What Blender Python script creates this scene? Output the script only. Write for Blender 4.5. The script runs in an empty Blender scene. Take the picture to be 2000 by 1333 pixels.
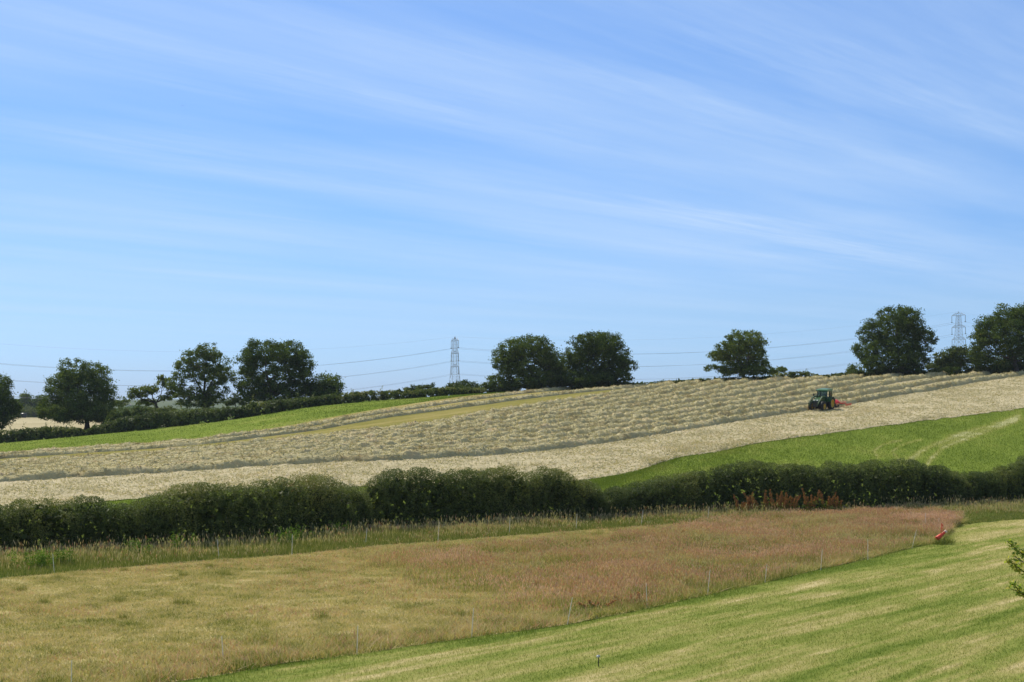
import bpy, math, random
import numpy as np
from mathutils import Vector

random.seed(7)
RNG = np.random.default_rng(7)
sc = bpy.context.scene
COL = sc.collection
R = math.radians

# ------------------------------------------------------------------ camera, sky, sun, exposure
F_PX, CX, CY = 3139.0, 1000.0, 666.5           # focal length and centre in photo pixels
CAM_Z = 8.2
PITCH = math.atan(123.5 / F_PX)
cam_d = bpy.data.cameras.new('camera')
cam_d.sensor_width = 36.0
cam_d.lens = 36.0 * F_PX / 2000.0
cam_d.clip_start = 0.5
cam_d.clip_end = 40000
cam = bpy.data.objects.new('camera', cam_d)
COL.objects.link(cam)
cam.location = (0, 0, CAM_Z)
cam.rotation_euler = (R(90) + PITCH, 0, 0)
sc.camera = cam

SUN_EL, SUN_AZ = 52.0, -36.0                    # azimuth from +Y, clockwise
SUN_DIR = Vector((math.sin(R(SUN_AZ)) * math.cos(R(SUN_EL)), math.cos(R(SUN_AZ)) * math.cos(R(SUN_EL)), math.sin(R(SUN_EL))))
sun_d = bpy.data.lights.new('sun', 'SUN')
sun_d.energy = 5.0
sun_d.angle = R(0.53)
sun_d.color = (1.0, 0.935, 0.81)
sun = bpy.data.objects.new('sun', sun_d)
sun.rotation_euler = SUN_DIR.to_track_quat('Z', 'Y').to_euler()
sun.location = (0, 0, 100)
COL.objects.link(sun)

world = bpy.data.worlds.new('World')
sc.world = world
world.use_nodes = True

def build_sky():
    nt = world.node_tree
    N, L = nt.nodes, nt.links
    N.clear()
    def math_(op, a, b=None, c=None):
        n = N.new('ShaderNodeMath'); n.operation = op
        for i, v in enumerate((a, b, c)):
            if v is None: continue
            if isinstance(v, (int, float)): n.inputs[i].default_value = v
            else: L.new(v, n.inputs[i])
        return n.outputs[0]
    sky = N.new('ShaderNodeTexSky')
    sky.sky_type = 'NISHITA'
    sky.sun_disc = False
    sky.sun_elevation = R(SUN_EL)
    sky.sun_rotation = R(SUN_AZ)
    sky.altitude = 100
    sky.air_density = 1.0
    sky.dust_density = 0.45
    sky.ozone_density = 3.0
    tc = N.new('ShaderNodeTexCoord')
    sep = N.new('ShaderNodeSeparateXYZ')
    L.new(tc.outputs['Generated'], sep.inputs[0])
    x, y, z = sep.outputs
    zz = math_('MAXIMUM', z, 0.012)
    zi = math_('DIVIDE', 1.0, zz)
    X = math_('MULTIPLY', x, zi); Y = math_('MULTIPLY', y, zi)     # high thin cloud on a level sheet
    s = math_('ADD', math_('MULTIPLY', X, 0.6), math_('MULTIPLY', Y, 0.8))
    t = math_('SUBTRACT', math_('MULTIPLY', X, 0.8), math_('MULTIPLY', Y, 0.6))
    def noise(sx, sy, scale, detail, rough=0.55, off=0.0):
        c = N.new('ShaderNodeCombineXYZ')
        L.new(math_('MULTIPLY', s, sx), c.inputs[0]); L.new(math_('MULTIPLY', t, sy), c.inputs[1])
        c.inputs[2].default_value = off
        n = N.new('ShaderNodeTexNoise'); n.inputs['Scale'].default_value = scale
        n.inputs['Detail'].default_value = detail; n.inputs['Roughness'].default_value = rough
        L.new(c.outputs[0], n.inputs['Vector'])
        return n.outputs[0]
    warp = noise(0.35, 0.5, 1.0, 4, 0.5, 3.3)
    tw = math_('ADD', t, math_('MULTIPLY', math_('SUBTRACT', warp, 0.5), 1.05))
    total = None
    for (tc_, w, s0, sw, amp) in SKY_BANDS:
        d = math_('DIVIDE', math_('SUBTRACT', tw, tc_), w)
        g = math_('POWER', 2.718, math_('MULTIPLY', math_('MULTIPLY', d, d), -1.0))
        e = math_('DIVIDE', math_('SUBTRACT', s, s0), sw)
        h = math_('POWER', 2.718, math_('MULTIPLY', math_('MULTIPLY', e, e), -1.0))
        v = math_('MULTIPLY', math_('MULTIPLY', g, h), amp)
        total = v if total is None else math_('ADD', total, v)
    fine = noise(0.30, 2.2, 1.2, 8, 0.62, 1.0)
    feather = noise(0.75, 8.0, 1.7, 10, 0.70, 4.0)
    soft = noise(0.16, 0.62, 1.3, 5, 0.55, 7.0)
    streak = math_('MULTIPLY', total, math_('ADD', 0.12, math_('MULTIPLY', math_('MAXIMUM', math_('SUBTRACT', fine, 0.30), 0.0), 3.2)))
    streak = math_('MULTIPLY', streak, math_('MULTIPLY', math_('MAXIMUM', math_('SUBTRACT', feather, 0.24), 0.0), 3.7))
    veil = math_('MULTIPLY', math_('MAXIMUM', math_('SUBTRACT', soft, 0.33), 0.0), 1.35)
    veil = math_('MULTIPLY', veil, math_('ADD', 0.3, math_('MULTIPLY', fine, 1.2)))
    cl = math_('ADD', streak, veil)
    cl = math_('MULTIPLY', cl, math_('MINIMUM', math_('MULTIPLY', zz, 11.0), 1.0))
    cl = math_('MINIMUM', cl, 0.8)
    # low down the air is bluer than the model's; overhead, warm fill is added
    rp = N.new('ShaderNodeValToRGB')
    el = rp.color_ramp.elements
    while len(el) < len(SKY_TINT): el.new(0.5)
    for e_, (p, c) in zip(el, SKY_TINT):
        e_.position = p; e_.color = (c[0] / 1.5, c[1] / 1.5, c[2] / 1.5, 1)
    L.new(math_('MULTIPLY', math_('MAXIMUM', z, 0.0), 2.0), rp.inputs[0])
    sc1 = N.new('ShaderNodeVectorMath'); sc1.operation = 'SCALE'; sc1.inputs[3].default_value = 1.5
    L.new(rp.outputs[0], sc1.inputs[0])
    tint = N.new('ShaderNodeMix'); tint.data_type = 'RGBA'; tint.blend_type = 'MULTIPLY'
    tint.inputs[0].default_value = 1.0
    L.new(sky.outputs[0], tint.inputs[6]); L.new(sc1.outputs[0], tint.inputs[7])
    mx = N.new('ShaderNodeMix'); mx.data_type = 'RGBA'
    L.new(cl, mx.inputs[0]); L.new(tint.outputs[2], mx.inputs[6])
    mx.inputs[7].default_value = CLOUD_COL
    bg = N.new('ShaderNodeBackground'); bg.inputs[1].default_value = SKY_STRENGTH
    L.new(mx.outputs[2], bg.inputs[0])
    out = N.new('ShaderNodeOutputWorld'); L.new(bg.outputs[0], out.inputs[0])

SKY_STRENGTH = 0.12
SKY_TINT = [(0.0, (0.47, 0.70, 1.33)), (0.058, (0.49, 0.725, 1.25)), (0.121, (0.54, 0.725, 1.10)), (0.308, (0.53, 0.74, 1.06)), (0.482, (0.60, 0.80, 1.10)), (0.68, (1.12, 1.0, 0.82)), (1.0, (1.45, 1.20, 0.86))]  # highest stops: unseen upper sky warmed and brightened, added to warm the shadow fill
CLOUD_COL = (4.9, 6.35, 8.5, 1)
# centre and width across the streaks, centre and reach along them, strength
SKY_BANDS = [(-2.75, 0.26, 4.4, 2.0, 0.17), (-3.45, 0.30, 3.8, 1.6, 0.20), (-3.95, 0.12, 3.4, 0.8, 0.10),
             (-4.80, 0.35, 4.4, 1.5, 0.18), (-4.40, 0.32, 9.8, 3.4, 0.27), (-5.1, 0.40, 11.0, 3.5, 0.15),
             (-4.16, 0.13, 7.1, 1.0, 0.26), (-2.0, 0.55, 4.6, 2.0, 0.15), (-6.6, 0.6, 7.0, 3.0, 0.10)]
build_sky()
sc.view_settings.view_transform = 'Standard'
sc.view_settings.look = 'None'
sc.view_settings.exposure = 0.0
sc.view_settings.gamma = 1.0
sc.view_settings.use_curve_mapping = False
sc.cycles.max_bounces = 6
sc.cycles.transparent_max_bounces = 8

# ------------------------------------------------------------------ noise and geometry helpers
def _hash(ix, iy, seed):
    h = (ix.astype(np.int64) * 374761393 + iy.astype(np.int64) * 668265263 + seed * 1274126177) & 0xFFFFFFFF
    h = ((h ^ (h >> 13)) * 1274126177) & 0xFFFFFFFF
    h = h ^ (h >> 16)
    return (h & 0xFFFF) / 65535.0

def vnoise(x, y, seed=0):
    x = np.asarray(x, float); y = np.asarray(y, float)
    x, y = np.broadcast_arrays(x, y)
    ix = np.floor(x).astype(np.int64); iy = np.floor(y).astype(np.int64)
    fx = x - ix; fy = y - iy
    fx = fx * fx * (3 - 2 * fx); fy = fy * fy * (3 - 2 * fy)
    a = _hash(ix, iy, seed); b = _hash(ix + 1, iy, seed)
    c = _hash(ix, iy + 1, seed); d = _hash(ix + 1, iy + 1, seed)
    return (a * (1 - fx) + b * fx) * (1 - fy) + (c * (1 - fx) + d * fx) * fy

def fbm(x, y, seed=0, octv=4, rough=0.5):
    v, amp, tot = 0.0, 1.0, 0.0
    x = np.asarray(x, float); y = np.asarray(y, float)
    for i in range(octv):
        v = v + amp * vnoise(x, y, seed + i * 17); tot += amp
        amp *= rough; x = x * 2.03 + 11.3; y = y * 2.03 + 5.7
    return v / tot

def sstep(a, b, x):
    t = np.clip((np.asarray(x, float) - a) / (b - a), 0, 1)
    return t * t * (3 - 2 * t)

def px(p):
    """list of pixel columns -> u = x/y of the viewing ray (level part)"""
    return (np.asarray(p, float) - CX) / F_PX

# terrain tables, indexed by u = x / y
U_H = np.concatenate([[-1.0, -0.6], (np.array([0, 250, 400, 520, 600, 700, 850, 1000, 1160, 1300, 1400, 1600, 1800, 2000]) - 1000) / F_PX, [0.6, 1.0]])
D_H = np.array([60, 71, 85.8, 88.6, 92.0, 94.4, 97.3, 102, 105, 109, 112.5, 118, 120, 123, 127, 134, 147, 154.0])
_uc = np.array([-500, 0, 300, 500, 600, 700, 900, 1000, 1100, 1250, 1400, 1600, 1800, 2000, 2600])
_yc = np.array([893, 860, 832, 803, 791, 782, 771, 767, 762, 757, 750, 744, 738, 733, 729])
U_C = px(_uc); Z_C = CAM_Z - (_yc - 790) / F_PX * 300.0
U_D = np.linspace(-1, 1, 401)
def _smooth_tab(u, v):
    t = np.interp(U_D, u, v)
    k = np.hanning(15); k /= k.sum()
    return np.convolve(np.pad(t, 7, mode='edge'), k, mode='valid')
T_H = _smooth_tab(U_H, D_H)
T_C = _smooth_tab(U_C, Z_C)
T_F = _smooth_tab(np.array([-1, -0.25, -0.1, 0.1, 0.3, 1]), np.array([1.5, 1.5, 0, 2, 11, 12.0]))

def terrain(x, y):
    x = np.asarray(x, float); y = np.asarray(y, float)
    d = np.maximum(y, 25.0)
    u = np.clip(x / d, -0.99, 0.99)
    dh = np.interp(u, U_D, T_H) + 2.0
    zc = np.interp(u, U_D, T_C)
    zf = np.interp(u, U_D, T_F)
    t = np.clip((d - dh) / (300.0 - dh), 0, 1)
    g = t + 0.6 * t ** 4 * (1 - t)
    z = zc * g
    w = np.maximum(d - 300.0, 0)
    zr = zc + zc * 0.4 / (300 - dh) * w * np.exp(-w / 25.0)
    z = np.where(d > 300, zr + (zf - zr) * sstep(312, 660, d), z)
    z = z + (-12.0 - z) * sstep(820, 2200, d)
    z = z + 3.6 * sstep(44, 2, y)
    z = z + 0.10 * (fbm(x * 0.07, y * 0.07, 3, 3) - 0.5) * sstep(20, 60, y)
    return z

CP, SP = math.cos(PITCH), math.sin(PITCH)
def project(x, y, z):
    dz = z - CAM_Z
    f = y * CP + dz * SP
    v = -y * SP + dz * CP
    return CX + F_PX * x / f, CY - F_PX * v / f

def ground_at(pxx, pyy, dmax=330.0):
    """where the viewing ray through a photo pixel meets the ground"""
    cx = (pxx - CX) / F_PX; cy = (CY - pyy) / F_PX
    dx, dy, dz = cx, CP - cy * SP, SP + cy * CP
    ys = np.arange(30.0, dmax, 0.1)
    xs = ys * dx / dy
    zs = CAM_Z + ys * dz / dy
    hit = np.nonzero(zs <= terrain(xs, ys))[0]
    k = hit[0] if len(hit) else len(ys) - 1
    return np.array([xs[k], ys[k]])

def at_depth(pxx, y, pyy=None):
    cx = (pxx - CX) / F_PX
    if pyy is None:
        x = cx * y / CP
        return np.array([x, y, float(terrain(x, y))])
    cy = (CY - pyy) / F_PX
    dy = CP - cy * SP
    return np.array([cx * y / dy, y, CAM_Z + y * (SP + cy * CP) / dy])

def resample(P, n):
    P = np.asarray(P, float)
    s = np.concatenate([[0], np.cumsum(np.hypot(*np.diff(P, axis=0).T))])
    q = np.linspace(0, s[-1], n)
    return np.stack([np.interp(q, s, P[:, 0]), np.interp(q, s, P[:, 1])], 1)

def curve(pts, n=500, ext=0.0, dmax=330, smooth=21):
    P = np.array([ground_at(a, b, dmax) for a, b in pts])
    if ext:
        d = P[-1] - P[-4]; d = d / np.linalg.norm(d)
        P = np.vstack([P, P[-1] + d * ext])
    P = resample(P, n)
    if smooth:
        k = np.hanning(smooth + 2)[1:-1]; k /= k.sum(); h = smooth // 2
        Q = np.vstack([2 * P[0] - P[h:0:-1], P, 2 * P[-1] - P[-2:-h - 2:-1]])
        P = np.stack([np.convolve(Q[:, i], k, mode='valid') for i in (0, 1)], 1)
    return P

def tag(o, label=None, cat=None, group=None, kind=None):
    if label: o['label'] = label
    if cat: o['category'] = cat
    if group: o['group'] = group
    if kind: o['kind'] = kind
    return o

def make_mesh(name, V, F, mat, hue=None, smooth=False, hue_dom='FACE', midx=None):
    """V (n,3); F (m,k) array or list of such arrays; hue = float attribute"""
    if not isinstance(F, list): F = [F]
    F = [np.asarray(f, np.int32) for f in F if len(f)]
    me = bpy.data.meshes.new(name)
    V = np.asarray(V, np.float32)
    me.vertices.add(len(V)); me.vertices.foreach_set('co', V.ravel())
    loops = np.concatenate([f.ravel() for f in F])
    starts, o = [], 0
    for f in F:
        starts.append(o + np.arange(len(f)) * f.shape[1]); o += f.size
    starts = np.concatenate(starts).astype(np.int32)
    me.loops.add(len(loops)); me.loops.foreach_set('vertex_index', loops)
    me.polygons.add(len(starts)); me.polygons.foreach_set('loop_start', starts)
    me.polygons.foreach_set('use_smooth', np.full(len(starts), smooth, dtype=bool))
    for m in (mat if isinstance(mat, (list, tuple)) else [mat]): me.materials.append(m)
    if midx is not None: me.polygons.foreach_set('material_index', np.asarray(midx, np.int32))
    if hue is not None:
        a = me.attributes.new('hue', 'FLOAT', hue_dom)
        a.data.foreach_set('value', np.asarray(hue, np.float32).ravel())
    me.update(calc_edges=True)
    return me

def link(name, me, parent=None, loc=None):
    o = bpy.data.objects.new(name, me); COL.objects.link(o)
    if parent is not None: o.parent = parent
    if loc is not None: o.location = [float(c) for c in loc]
    return o

def empty(name, loc, rz=0.0):
    o = bpy.data.objects.new(name, None); COL.objects.link(o)
    o.empty_display_size = 0.5
    o.location = [float(c) for c in loc]; o.rotation_euler = (0, 0, rz)
    return o

def grid_faces(nu, nv):
    i = np.arange(nu - 1)[:, None] * nv + np.arange(nv - 1)[None, :]
    i = i.ravel()
    return np.stack([i, i + nv, i + nv + 1, i + 1], 1)

# ------------------------------------------------------------------ materials
def hex3(c): return (c[0], c[1], c[2], 1.0)

def ramp_mat(name, stops, rough=0.9, transl=0.0, fine=None, bump=None, spec=0.0, detail=4):
    """colour from the 'hue' attribute through a ramp; fine=(scale, amount) speckles it, bump=(scale, distance)"""
    m = bpy.data.materials.new(name); m.use_nodes = True
    nt = m.node_tree; N, L = nt.nodes, nt.links
    N.clear()
    out = N.new('ShaderNodeOutputMaterial')
    at = N.new('ShaderNodeAttribute'); at.attribute_name = 'hue'
    rp = N.new('ShaderNodeValToRGB')
    el = rp.color_ramp.elements
    while len(el) < len(stops): el.new(0.5)
    for e, (p, c) in zip(el, stops): e.position = p; e.color = hex3(c)
    fac = at.outputs['Fac']
    geo = N.new('ShaderNodeNewGeometry')
    if fine:
        nz = N.new('ShaderNodeTexNoise'); nz.inputs['Scale'].default_value = fine[0]
        nz.inputs['Detail'].default_value = detail; nz.inputs['Roughness'].default_value = 0.65
        L.new(geo.outputs['Position'], nz.inputs['Vector'])
        a = N.new('ShaderNodeMath'); a.operation = 'SUBTRACT'; L.new(nz.outputs[0], a.inputs[0]); a.inputs[1].default_value = 0.5
        b = N.new('ShaderNodeMath'); b.operation = 'MULTIPLY_ADD'; L.new(a.outputs[0], b.inputs[0]); b.inputs[1].default_value = fine[1]
        L.new(fac, b.inputs[2]); b.use_clamp = True
        fac = b.outputs[0]
    L.new(fac, rp.inputs[0])
    bs = N.new('ShaderNodeBsdfPrincipled')
    bs.inputs['Roughness'].default_value = rough
    bs.inputs['Specular IOR Level'].default_value = spec
    L.new(rp.outputs[0], bs.inputs['Base Color'])
    if bump:
        nz2 = N.new('ShaderNodeTexNoise'); nz2.inputs['Scale'].default_value = bump[0]
        nz2.inputs['Detail'].default_value = 5; nz2.inputs['Roughness'].default_value = 0.7
        L.new(geo.outputs['Position'], nz2.inputs['Vector'])
        bp = N.new('ShaderNodeBump'); bp.inputs['Strength'].default_value = 1.0; bp.inputs['Distance'].default_value = bump[1]
        L.new(nz2.outputs[0], bp.inputs['Height']); L.new(bp.outputs[0], bs.inputs['Normal'])
    last = bs.outputs[0]
    if transl > 0:
        tr = N.new('ShaderNodeBsdfTranslucent')
        g = N.new('ShaderNodeMix'); g.data_type = 'RGBA'; g.blend_type = 'MULTIPLY'; g.inputs[0].default_value = 1
        L.new(rp.outputs[0], g.inputs[6]); g.inputs[7].default_value = (1.25, 1.35, 0.6, 1)
        L.new(g.outputs[2], tr.inputs[0])
        mx = N.new('ShaderNodeMixShader'); mx.inputs[0].default_value = transl
        L.new(bs.outputs[0], mx.inputs[1]); L.new(tr.outputs[0], mx.inputs[2])
        last = mx.outputs[0]
    L.new(last, out.inputs[0])
    return m

def plain_mat(name, col, rough=0.6, metal=0.0, spec=0.4, noise=None):
    m = bpy.data.materials.new(name); m.use_nodes = True
    nt = m.node_tree; N, L = nt.nodes, nt.links
    bs = N['Principled BSDF']
    bs.inputs['Roughness'].default_value = rough; bs.inputs['Metallic'].default_value = metal
    bs.inputs['Specular IOR Level'].default_value = spec
    if noise is None: noise = (6.0, 0.25)
    nz = N.new('ShaderNodeTexNoise'); nz.inputs['Scale'].default_value = noise[0]; nz.inputs['Detail'].default_value = 5
    tc = N.new('ShaderNodeTexCoord'); L.new(tc.outputs['Object'], nz.inputs['Vector'])
    rp = N.new('ShaderNodeValToRGB')
    k = noise[1]
    rp.color_ramp.elements[0].position = 0.3; rp.color_ramp.elements[1].position = 0.7
    rp.color_ramp.elements[0].color = hex3([c * (1 - k) for c in col])
    rp.color_ramp.elements[1].color = hex3([min(1, c * (1 + k)) for c in col])
    L.new(nz.outputs[0], rp.inputs[0]); L.new(rp.outputs[0], bs.inputs['Base Color'])
    return m

def glass_mat(name):
    m = bpy.data.materials.new(name); m.use_nodes = True
    nt = m.node_tree; N, L = nt.nodes, nt.links
    N.clear()
    out = N.new('ShaderNodeOutputMaterial')
    gl = N.new('ShaderNodeBsdfGlossy'); gl.inputs['Roughness'].default_value = 0.04
    tr = N.new('ShaderNodeBsdfTransparent'); tr.inputs[0].default_value = (0.55, 0.66, 0.62, 1)
    fr = N.new('ShaderNodeFresnel'); fr.inputs[0].default_value = 1.5
    mx = N.new('ShaderNodeMixShader')
    L.new(fr.outputs[0], mx.inputs[0]); L.new(tr.outputs[0], mx.inputs[1]); L.new(gl.outputs[0], mx.inputs[2])
    L.new(mx.outputs[0], out.inputs[0])
    return m

M = {}
M['ground'] = ramp_mat('ground_grass', [(0.0, (0.05, 0.085, 0.018)), (0.5, (0.09, 0.125, 0.03)), (1.0, (0.17, 0.16, 0.06))], fine=(1.2, 0.5))
M['lawn'] = ramp_mat('lawn_grass', [(0.0, (0.120, 0.165, 0.032)), (0.30, (0.205, 0.235, 0.058)), (0.55, (0.300, 0.285, 0.100)), (0.8, (0.410, 0.350, 0.165)), (1.0, (0.52, 0.44, 0.24))], fine=(5.0, 0.7), bump=(9.0, 0.06), detail=6)
M['lawn_blade'] = ramp_mat('lawn_blades', [(0.0, (0.125, 0.185, 0.032)), (0.30, (0.228, 0.268, 0.062)), (0.55, (0.335, 0.320, 0.110)), (0.8, (0.44, 0.38, 0.18)), (1.0, (0.56, 0.48, 0.27))], transl=0.22)
M['meadow'] = ramp_mat('meadow_soil_and_grass', [(0.0, (0.120, 0.145, 0.036)), (0.3, (0.27, 0.255, 0.085)), (0.6, (0.44, 0.375, 0.175)), (1.0, (0.56, 0.45, 0.26))], fine=(4.0, 0.9), bump=(6.0, 0.08), detail=7)
M['meadow_blade'] = ramp_mat('meadow_blades', [(0.0, (0.095, 0.145, 0.026)), (0.25, (0.255, 0.250, 0.078)), (0.5, (0.475, 0.405, 0.195)), (0.7, (0.58, 0.465, 0.285)), (0.84, (0.45, 0.215, 0.155)), (1.0, (0.68, 0.44, 0.36))], transl=0.25)
M['verge'] = ramp_mat('verge_grass', [(0.0, (0.035, 0.065, 0.012)), (0.5, (0.075, 0.115, 0.022)), (1.0, (0.16, 0.16, 0.05))], fine=(3.0, 0.6), bump=(4.0, 0.15))
M['pasture'] = ramp_mat('pasture_grass', [(0.0, (0.092, 0.134, 0.022)), (0.45, (0.164, 0.216, 0.040)), (0.7, (0.235, 0.250, 0.066)), (1.0, (0.42, 0.41, 0.22))], fine=(1.6, 0.55), bump=(3.0, 0.12), detail=6)
M['pasture_blade'] = ramp_mat('pasture_blades', [(0.0, (0.098, 0.146, 0.024)), (0.45, (0.174, 0.226, 0.042)), (0.7, (0.255, 0.270, 0.070)), (1.0, (0.44, 0.43, 0.23))], transl=0.2)
HAY = [(0.0, (0.20, 0.165, 0.090)), (0.3, (0.370, 0.320, 0.200)), (0.55, (0.490, 0.430, 0.280)), (0.8, (0.550, 0.465, 0.315)), (1.0, (0.63, 0.54, 0.40))]
M['hay'] = ramp_mat('cut_hay', HAY, fine=(2.6, 0.85), bump=(4.5, 0.16), detail=7)
M['hay_row'] = ramp_mat('raked_hay', [(0.0, (0.31, 0.225, 0.12)), (0.3, (0.450, 0.382, 0.212)), (0.5, (0.530, 0.476, 0.274)), (0.7, (0.580, 0.494, 0.294)), (1.0, (0.57, 0.415, 0.26))], fine=(2.6, 0.85), bump=(5.0, 0.25), detail=8)
M['row_wisp'] = ramp_mat('raked_hay_wisps', [(0.0, (0.29, 0.21, 0.11)), (0.3, (0.43, 0.368, 0.205)), (0.5, (0.51, 0.458, 0.262)), (0.7, (0.555, 0.475, 0.282)), (1.0, (0.56, 0.415, 0.26))], transl=0.1)
M['hay_wisp'] = ramp_mat('hay_wisps', [(0.0, (0.25, 0.20, 0.11)), (0.3, (0.42, 0.365, 0.225)), (0.6, (0.55, 0.485, 0.315)), (0.85, (0.60, 0.49, 0.335)), (1.0, (0.67, 0.58, 0.43))], transl=0.15)
M['stubble'] = ramp_mat('mown_stubble', [(0.0, (0.14, 0.14, 0.034)), (0.4, (0.215, 0.195, 0.062)), (0.7, (0.29, 0.245, 0.095)), (1.0, (0.43, 0.36, 0.19))], fine=(2.0, 0.6), bump=(4.0, 0.08))
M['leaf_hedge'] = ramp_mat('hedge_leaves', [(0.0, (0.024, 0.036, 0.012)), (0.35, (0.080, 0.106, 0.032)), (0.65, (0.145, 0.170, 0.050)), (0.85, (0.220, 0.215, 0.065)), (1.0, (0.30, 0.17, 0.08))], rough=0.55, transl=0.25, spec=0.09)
M['leaf_tree'] = ramp_mat('oak_leaves', [(0.0, (0.032, 0.052, 0.014)), (0.4, (0.084, 0.120, 0.029)), (0.75, (0.158, 0.190, 0.050)), (1.0, (0.23, 0.21, 0.055))], rough=0.7, transl=0.32, spec=0.02)
M['leaf_pale'] = ramp_mat('pale_shrub_leaves', [(0.0, (0.045, 0.070, 0.022)), (0.5, (0.085, 0.115, 0.038)), (1.0, (0.16, 0.17, 0.06))], rough=0.7, transl=0.25, spec=0.02)
M['leaf_young'] = ramp_mat('young_leaves', [(0.0, (0.09, 0.16, 0.03)), (0.5, (0.22, 0.28, 0.06)), (1.0, (0.55, 0.46, 0.10))], rough=0.5, transl=0.5, spec=0.1)
M['leaf_nettle'] = ramp_mat('nettle_leaves', [(0.0, (0.07, 0.13, 0.02)), (0.6, (0.14, 0.23, 0.035)), (1.0, (0.21, 0.28, 0.06))], rough=0.7, transl=0.3)
M['dock'] = ramp_mat('dock_seed_heads', [(0.0, (0.08, 0.13, 0.025)), (0.40, (0.19, 0.17, 0.045)), (0.6, (0.26, 0.120, 0.055)), (0.85, (0.36, 0.16, 0.085)), (1.0, (0.56, 0.33, 0.20))], transl=0.3)
M['white_flower'] = plain_mat('white_blossom', (0.75, 0.74, 0.66), 0.8)
M['bark'] = plain_mat('bark', (0.075, 0.060, 0.045), 0.95, noise=(3.0, 0.4))
M['post_white'] = plain_mat('white_plastic', (0.78, 0.73, 0.62), 0.6)
M['steel'] = plain_mat('galvanised_steel', (0.42, 0.42, 0.46), 0.6, 0.1)
M['wire'] = plain_mat('aluminium_cable', (0.22, 0.23, 0.25), 0.6, 0.2)
M['insul'] = plain_mat('insulator_glass', (0.16, 0.15, 0.16), 0.4)
M['tr_green'] = plain_mat('green_paint', (0.026, 0.080, 0.020), 0.4, spec=0.3)
M['tr_roof'] = plain_mat('pale_green_roof', (0.06, 0.16, 0.06), 0.3, spec=0.5)
M['tr_yellow'] = plain_mat('yellow_paint', (0.48, 0.31, 0.03), 0.5)
M['tr_black'] = plain_mat('black_iron', (0.022, 0.022, 0.022), 0.55)
M['tyre'] = plain_mat('tyre_rubber', (0.028, 0.026, 0.024), 0.9)
M['glass'] = glass_mat('cab_glass')
M['lamp'] = plain_mat('lamp_lens', (0.75, 0.76, 0.74), 0.1)
M['rake_red'] = plain_mat('red_paint', (0.66, 0.035, 0.045), 0.4)
M['rake_orange'] = plain_mat('faded_red_orange', (0.62, 0.14, 0.07), 0.6)
M['tube_red'] = plain_mat('orange_red_plastic', (0.62, 0.055, 0.025), 0.45)
M['tube_rim'] = plain_mat('faded_white_pink', (0.72, 0.52, 0.44), 0.6)
M['lamp_metal'] = plain_mat('brushed_steel', (0.32, 0.33, 0.34), 0.4, 0.5)
M['lamp_white'] = plain_mat('white_diffuser', (0.85, 0.85, 0.82), 0.3)
M['far_wood'] = ramp_mat('distant_trees', [(0.0, (0.025, 0.045, 0.015)), (1.0, (0.06, 0.085, 0.028))], fine=(0.08, 0.8))
M['far_hill'] = ramp_mat('distant_hill', [(0.0, (0.045, 0.070, 0.025)), (0.6, (0.10, 0.12, 0.05)), (1.0, (0.2, 0.18, 0.09))], fine=(0.004, 0.9))
M['house_wall'] = plain_mat('pale_render', (0.72, 0.68, 0.60), 0.8)
M['house_roof'] = plain_mat('slate', (0.16, 0.13, 0.12), 0.8)
M['black_wrap'] = plain_mat('black_wrap', (0.018, 0.018, 0.022), 0.35)
M['bird'] = plain_mat('dark_feather', (0.03, 0.03, 0.035), 0.8)
M['skin'] = plain_mat('skin', (0.45, 0.28, 0.2), 0.6)
M['cloth'] = plain_mat('dark_cloth', (0.06, 0.07, 0.10), 0.9)

# ------------------------------------------------------------------ setting: curves on the ground
def poly_px(P):
    z = terrain(P[:, 0], P[:, 1]); return project(P[:, 0], P[:, 1], z)

FENCE = [(-900, 1540), (-600, 1475), (0, 1385), (330, 1336), (440, 1319), (550, 1297), (700, 1278), (923, 1246), (1112, 1220), (1260, 1190), (1390, 1161), (1500, 1137), (1605, 1112), (1700, 1091), (1786, 1070), (1836, 1060), (1853, 1045), (1862, 1032), (1880, 1022)]
VERGE = [(-900, 1225), (-600, 1190), (0, 1131), (130, 1120), (370, 1099), (560, 1086), (760, 1066), (1000, 1048), (1150, 1037), (1400, 1020), (1600, 1011), (1800, 1006), (1880, 1010)]
C_FENCE = curve(FENCE, 420, smooth=5)
C_VERGE = curve(VERGE, 420, smooth=9)
C_LAWN = curve(FENCE + [(1925, 1016), (2000, 1012), (2300, 1002), (2700, 990)], 520, smooth=5)
C_VERGE2 = curve(VERGE[:-2] + [(1800, 1009), (1850, 1019), (1880, 1026), (1925, 1020), (2000, 1015), (2300, 1005), (2700, 993)], 520, smooth=5)
us = np.linspace(-0.6, 0.6, 500)
def hedge_line(off):
    d = np.interp(us, U_D, T_H) + off
    return np.stack([us * d, d], 1)
C_HB = resample(hedge_line(3.4), 500)
C2 = curve([(-600, 1060), (-200, 1022), (0, 1000), (160, 983), (440, 958), (700, 952), (900, 948), (1050, 945), (1150, 938), (1210, 928), (1260, 917), (1300, 902), (1335, 892), (1400, 883), (1480, 866), (1600, 849), (1700, 836), (1800, 823), (1900, 811), (2000, 797), (2200, 775), (2500, 752)], 700, smooth=7)
C3 = curve([(-600, 990), (0, 946), (200, 933), (400, 922), (640, 909), (800, 902), (1000, 891), (1100, 880), (1200, 866), (1300, 849), (1380, 836), (1460, 823), (1560, 808), (1640, 796), (1680, 789), (1750, 776), (1840, 763), (1900, 751), (1960, 742), (2000, 736)], 700, ext=90, smooth=31)
C4 = curve([(-600, 955), (0, 909), (170, 902), (300, 890), (430, 879), (600, 860), (800, 836), (960, 807), (1100, 785), (1200, 769), (1260, 760), (1300, 754)], 700, ext=120, smooth=31)
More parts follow.
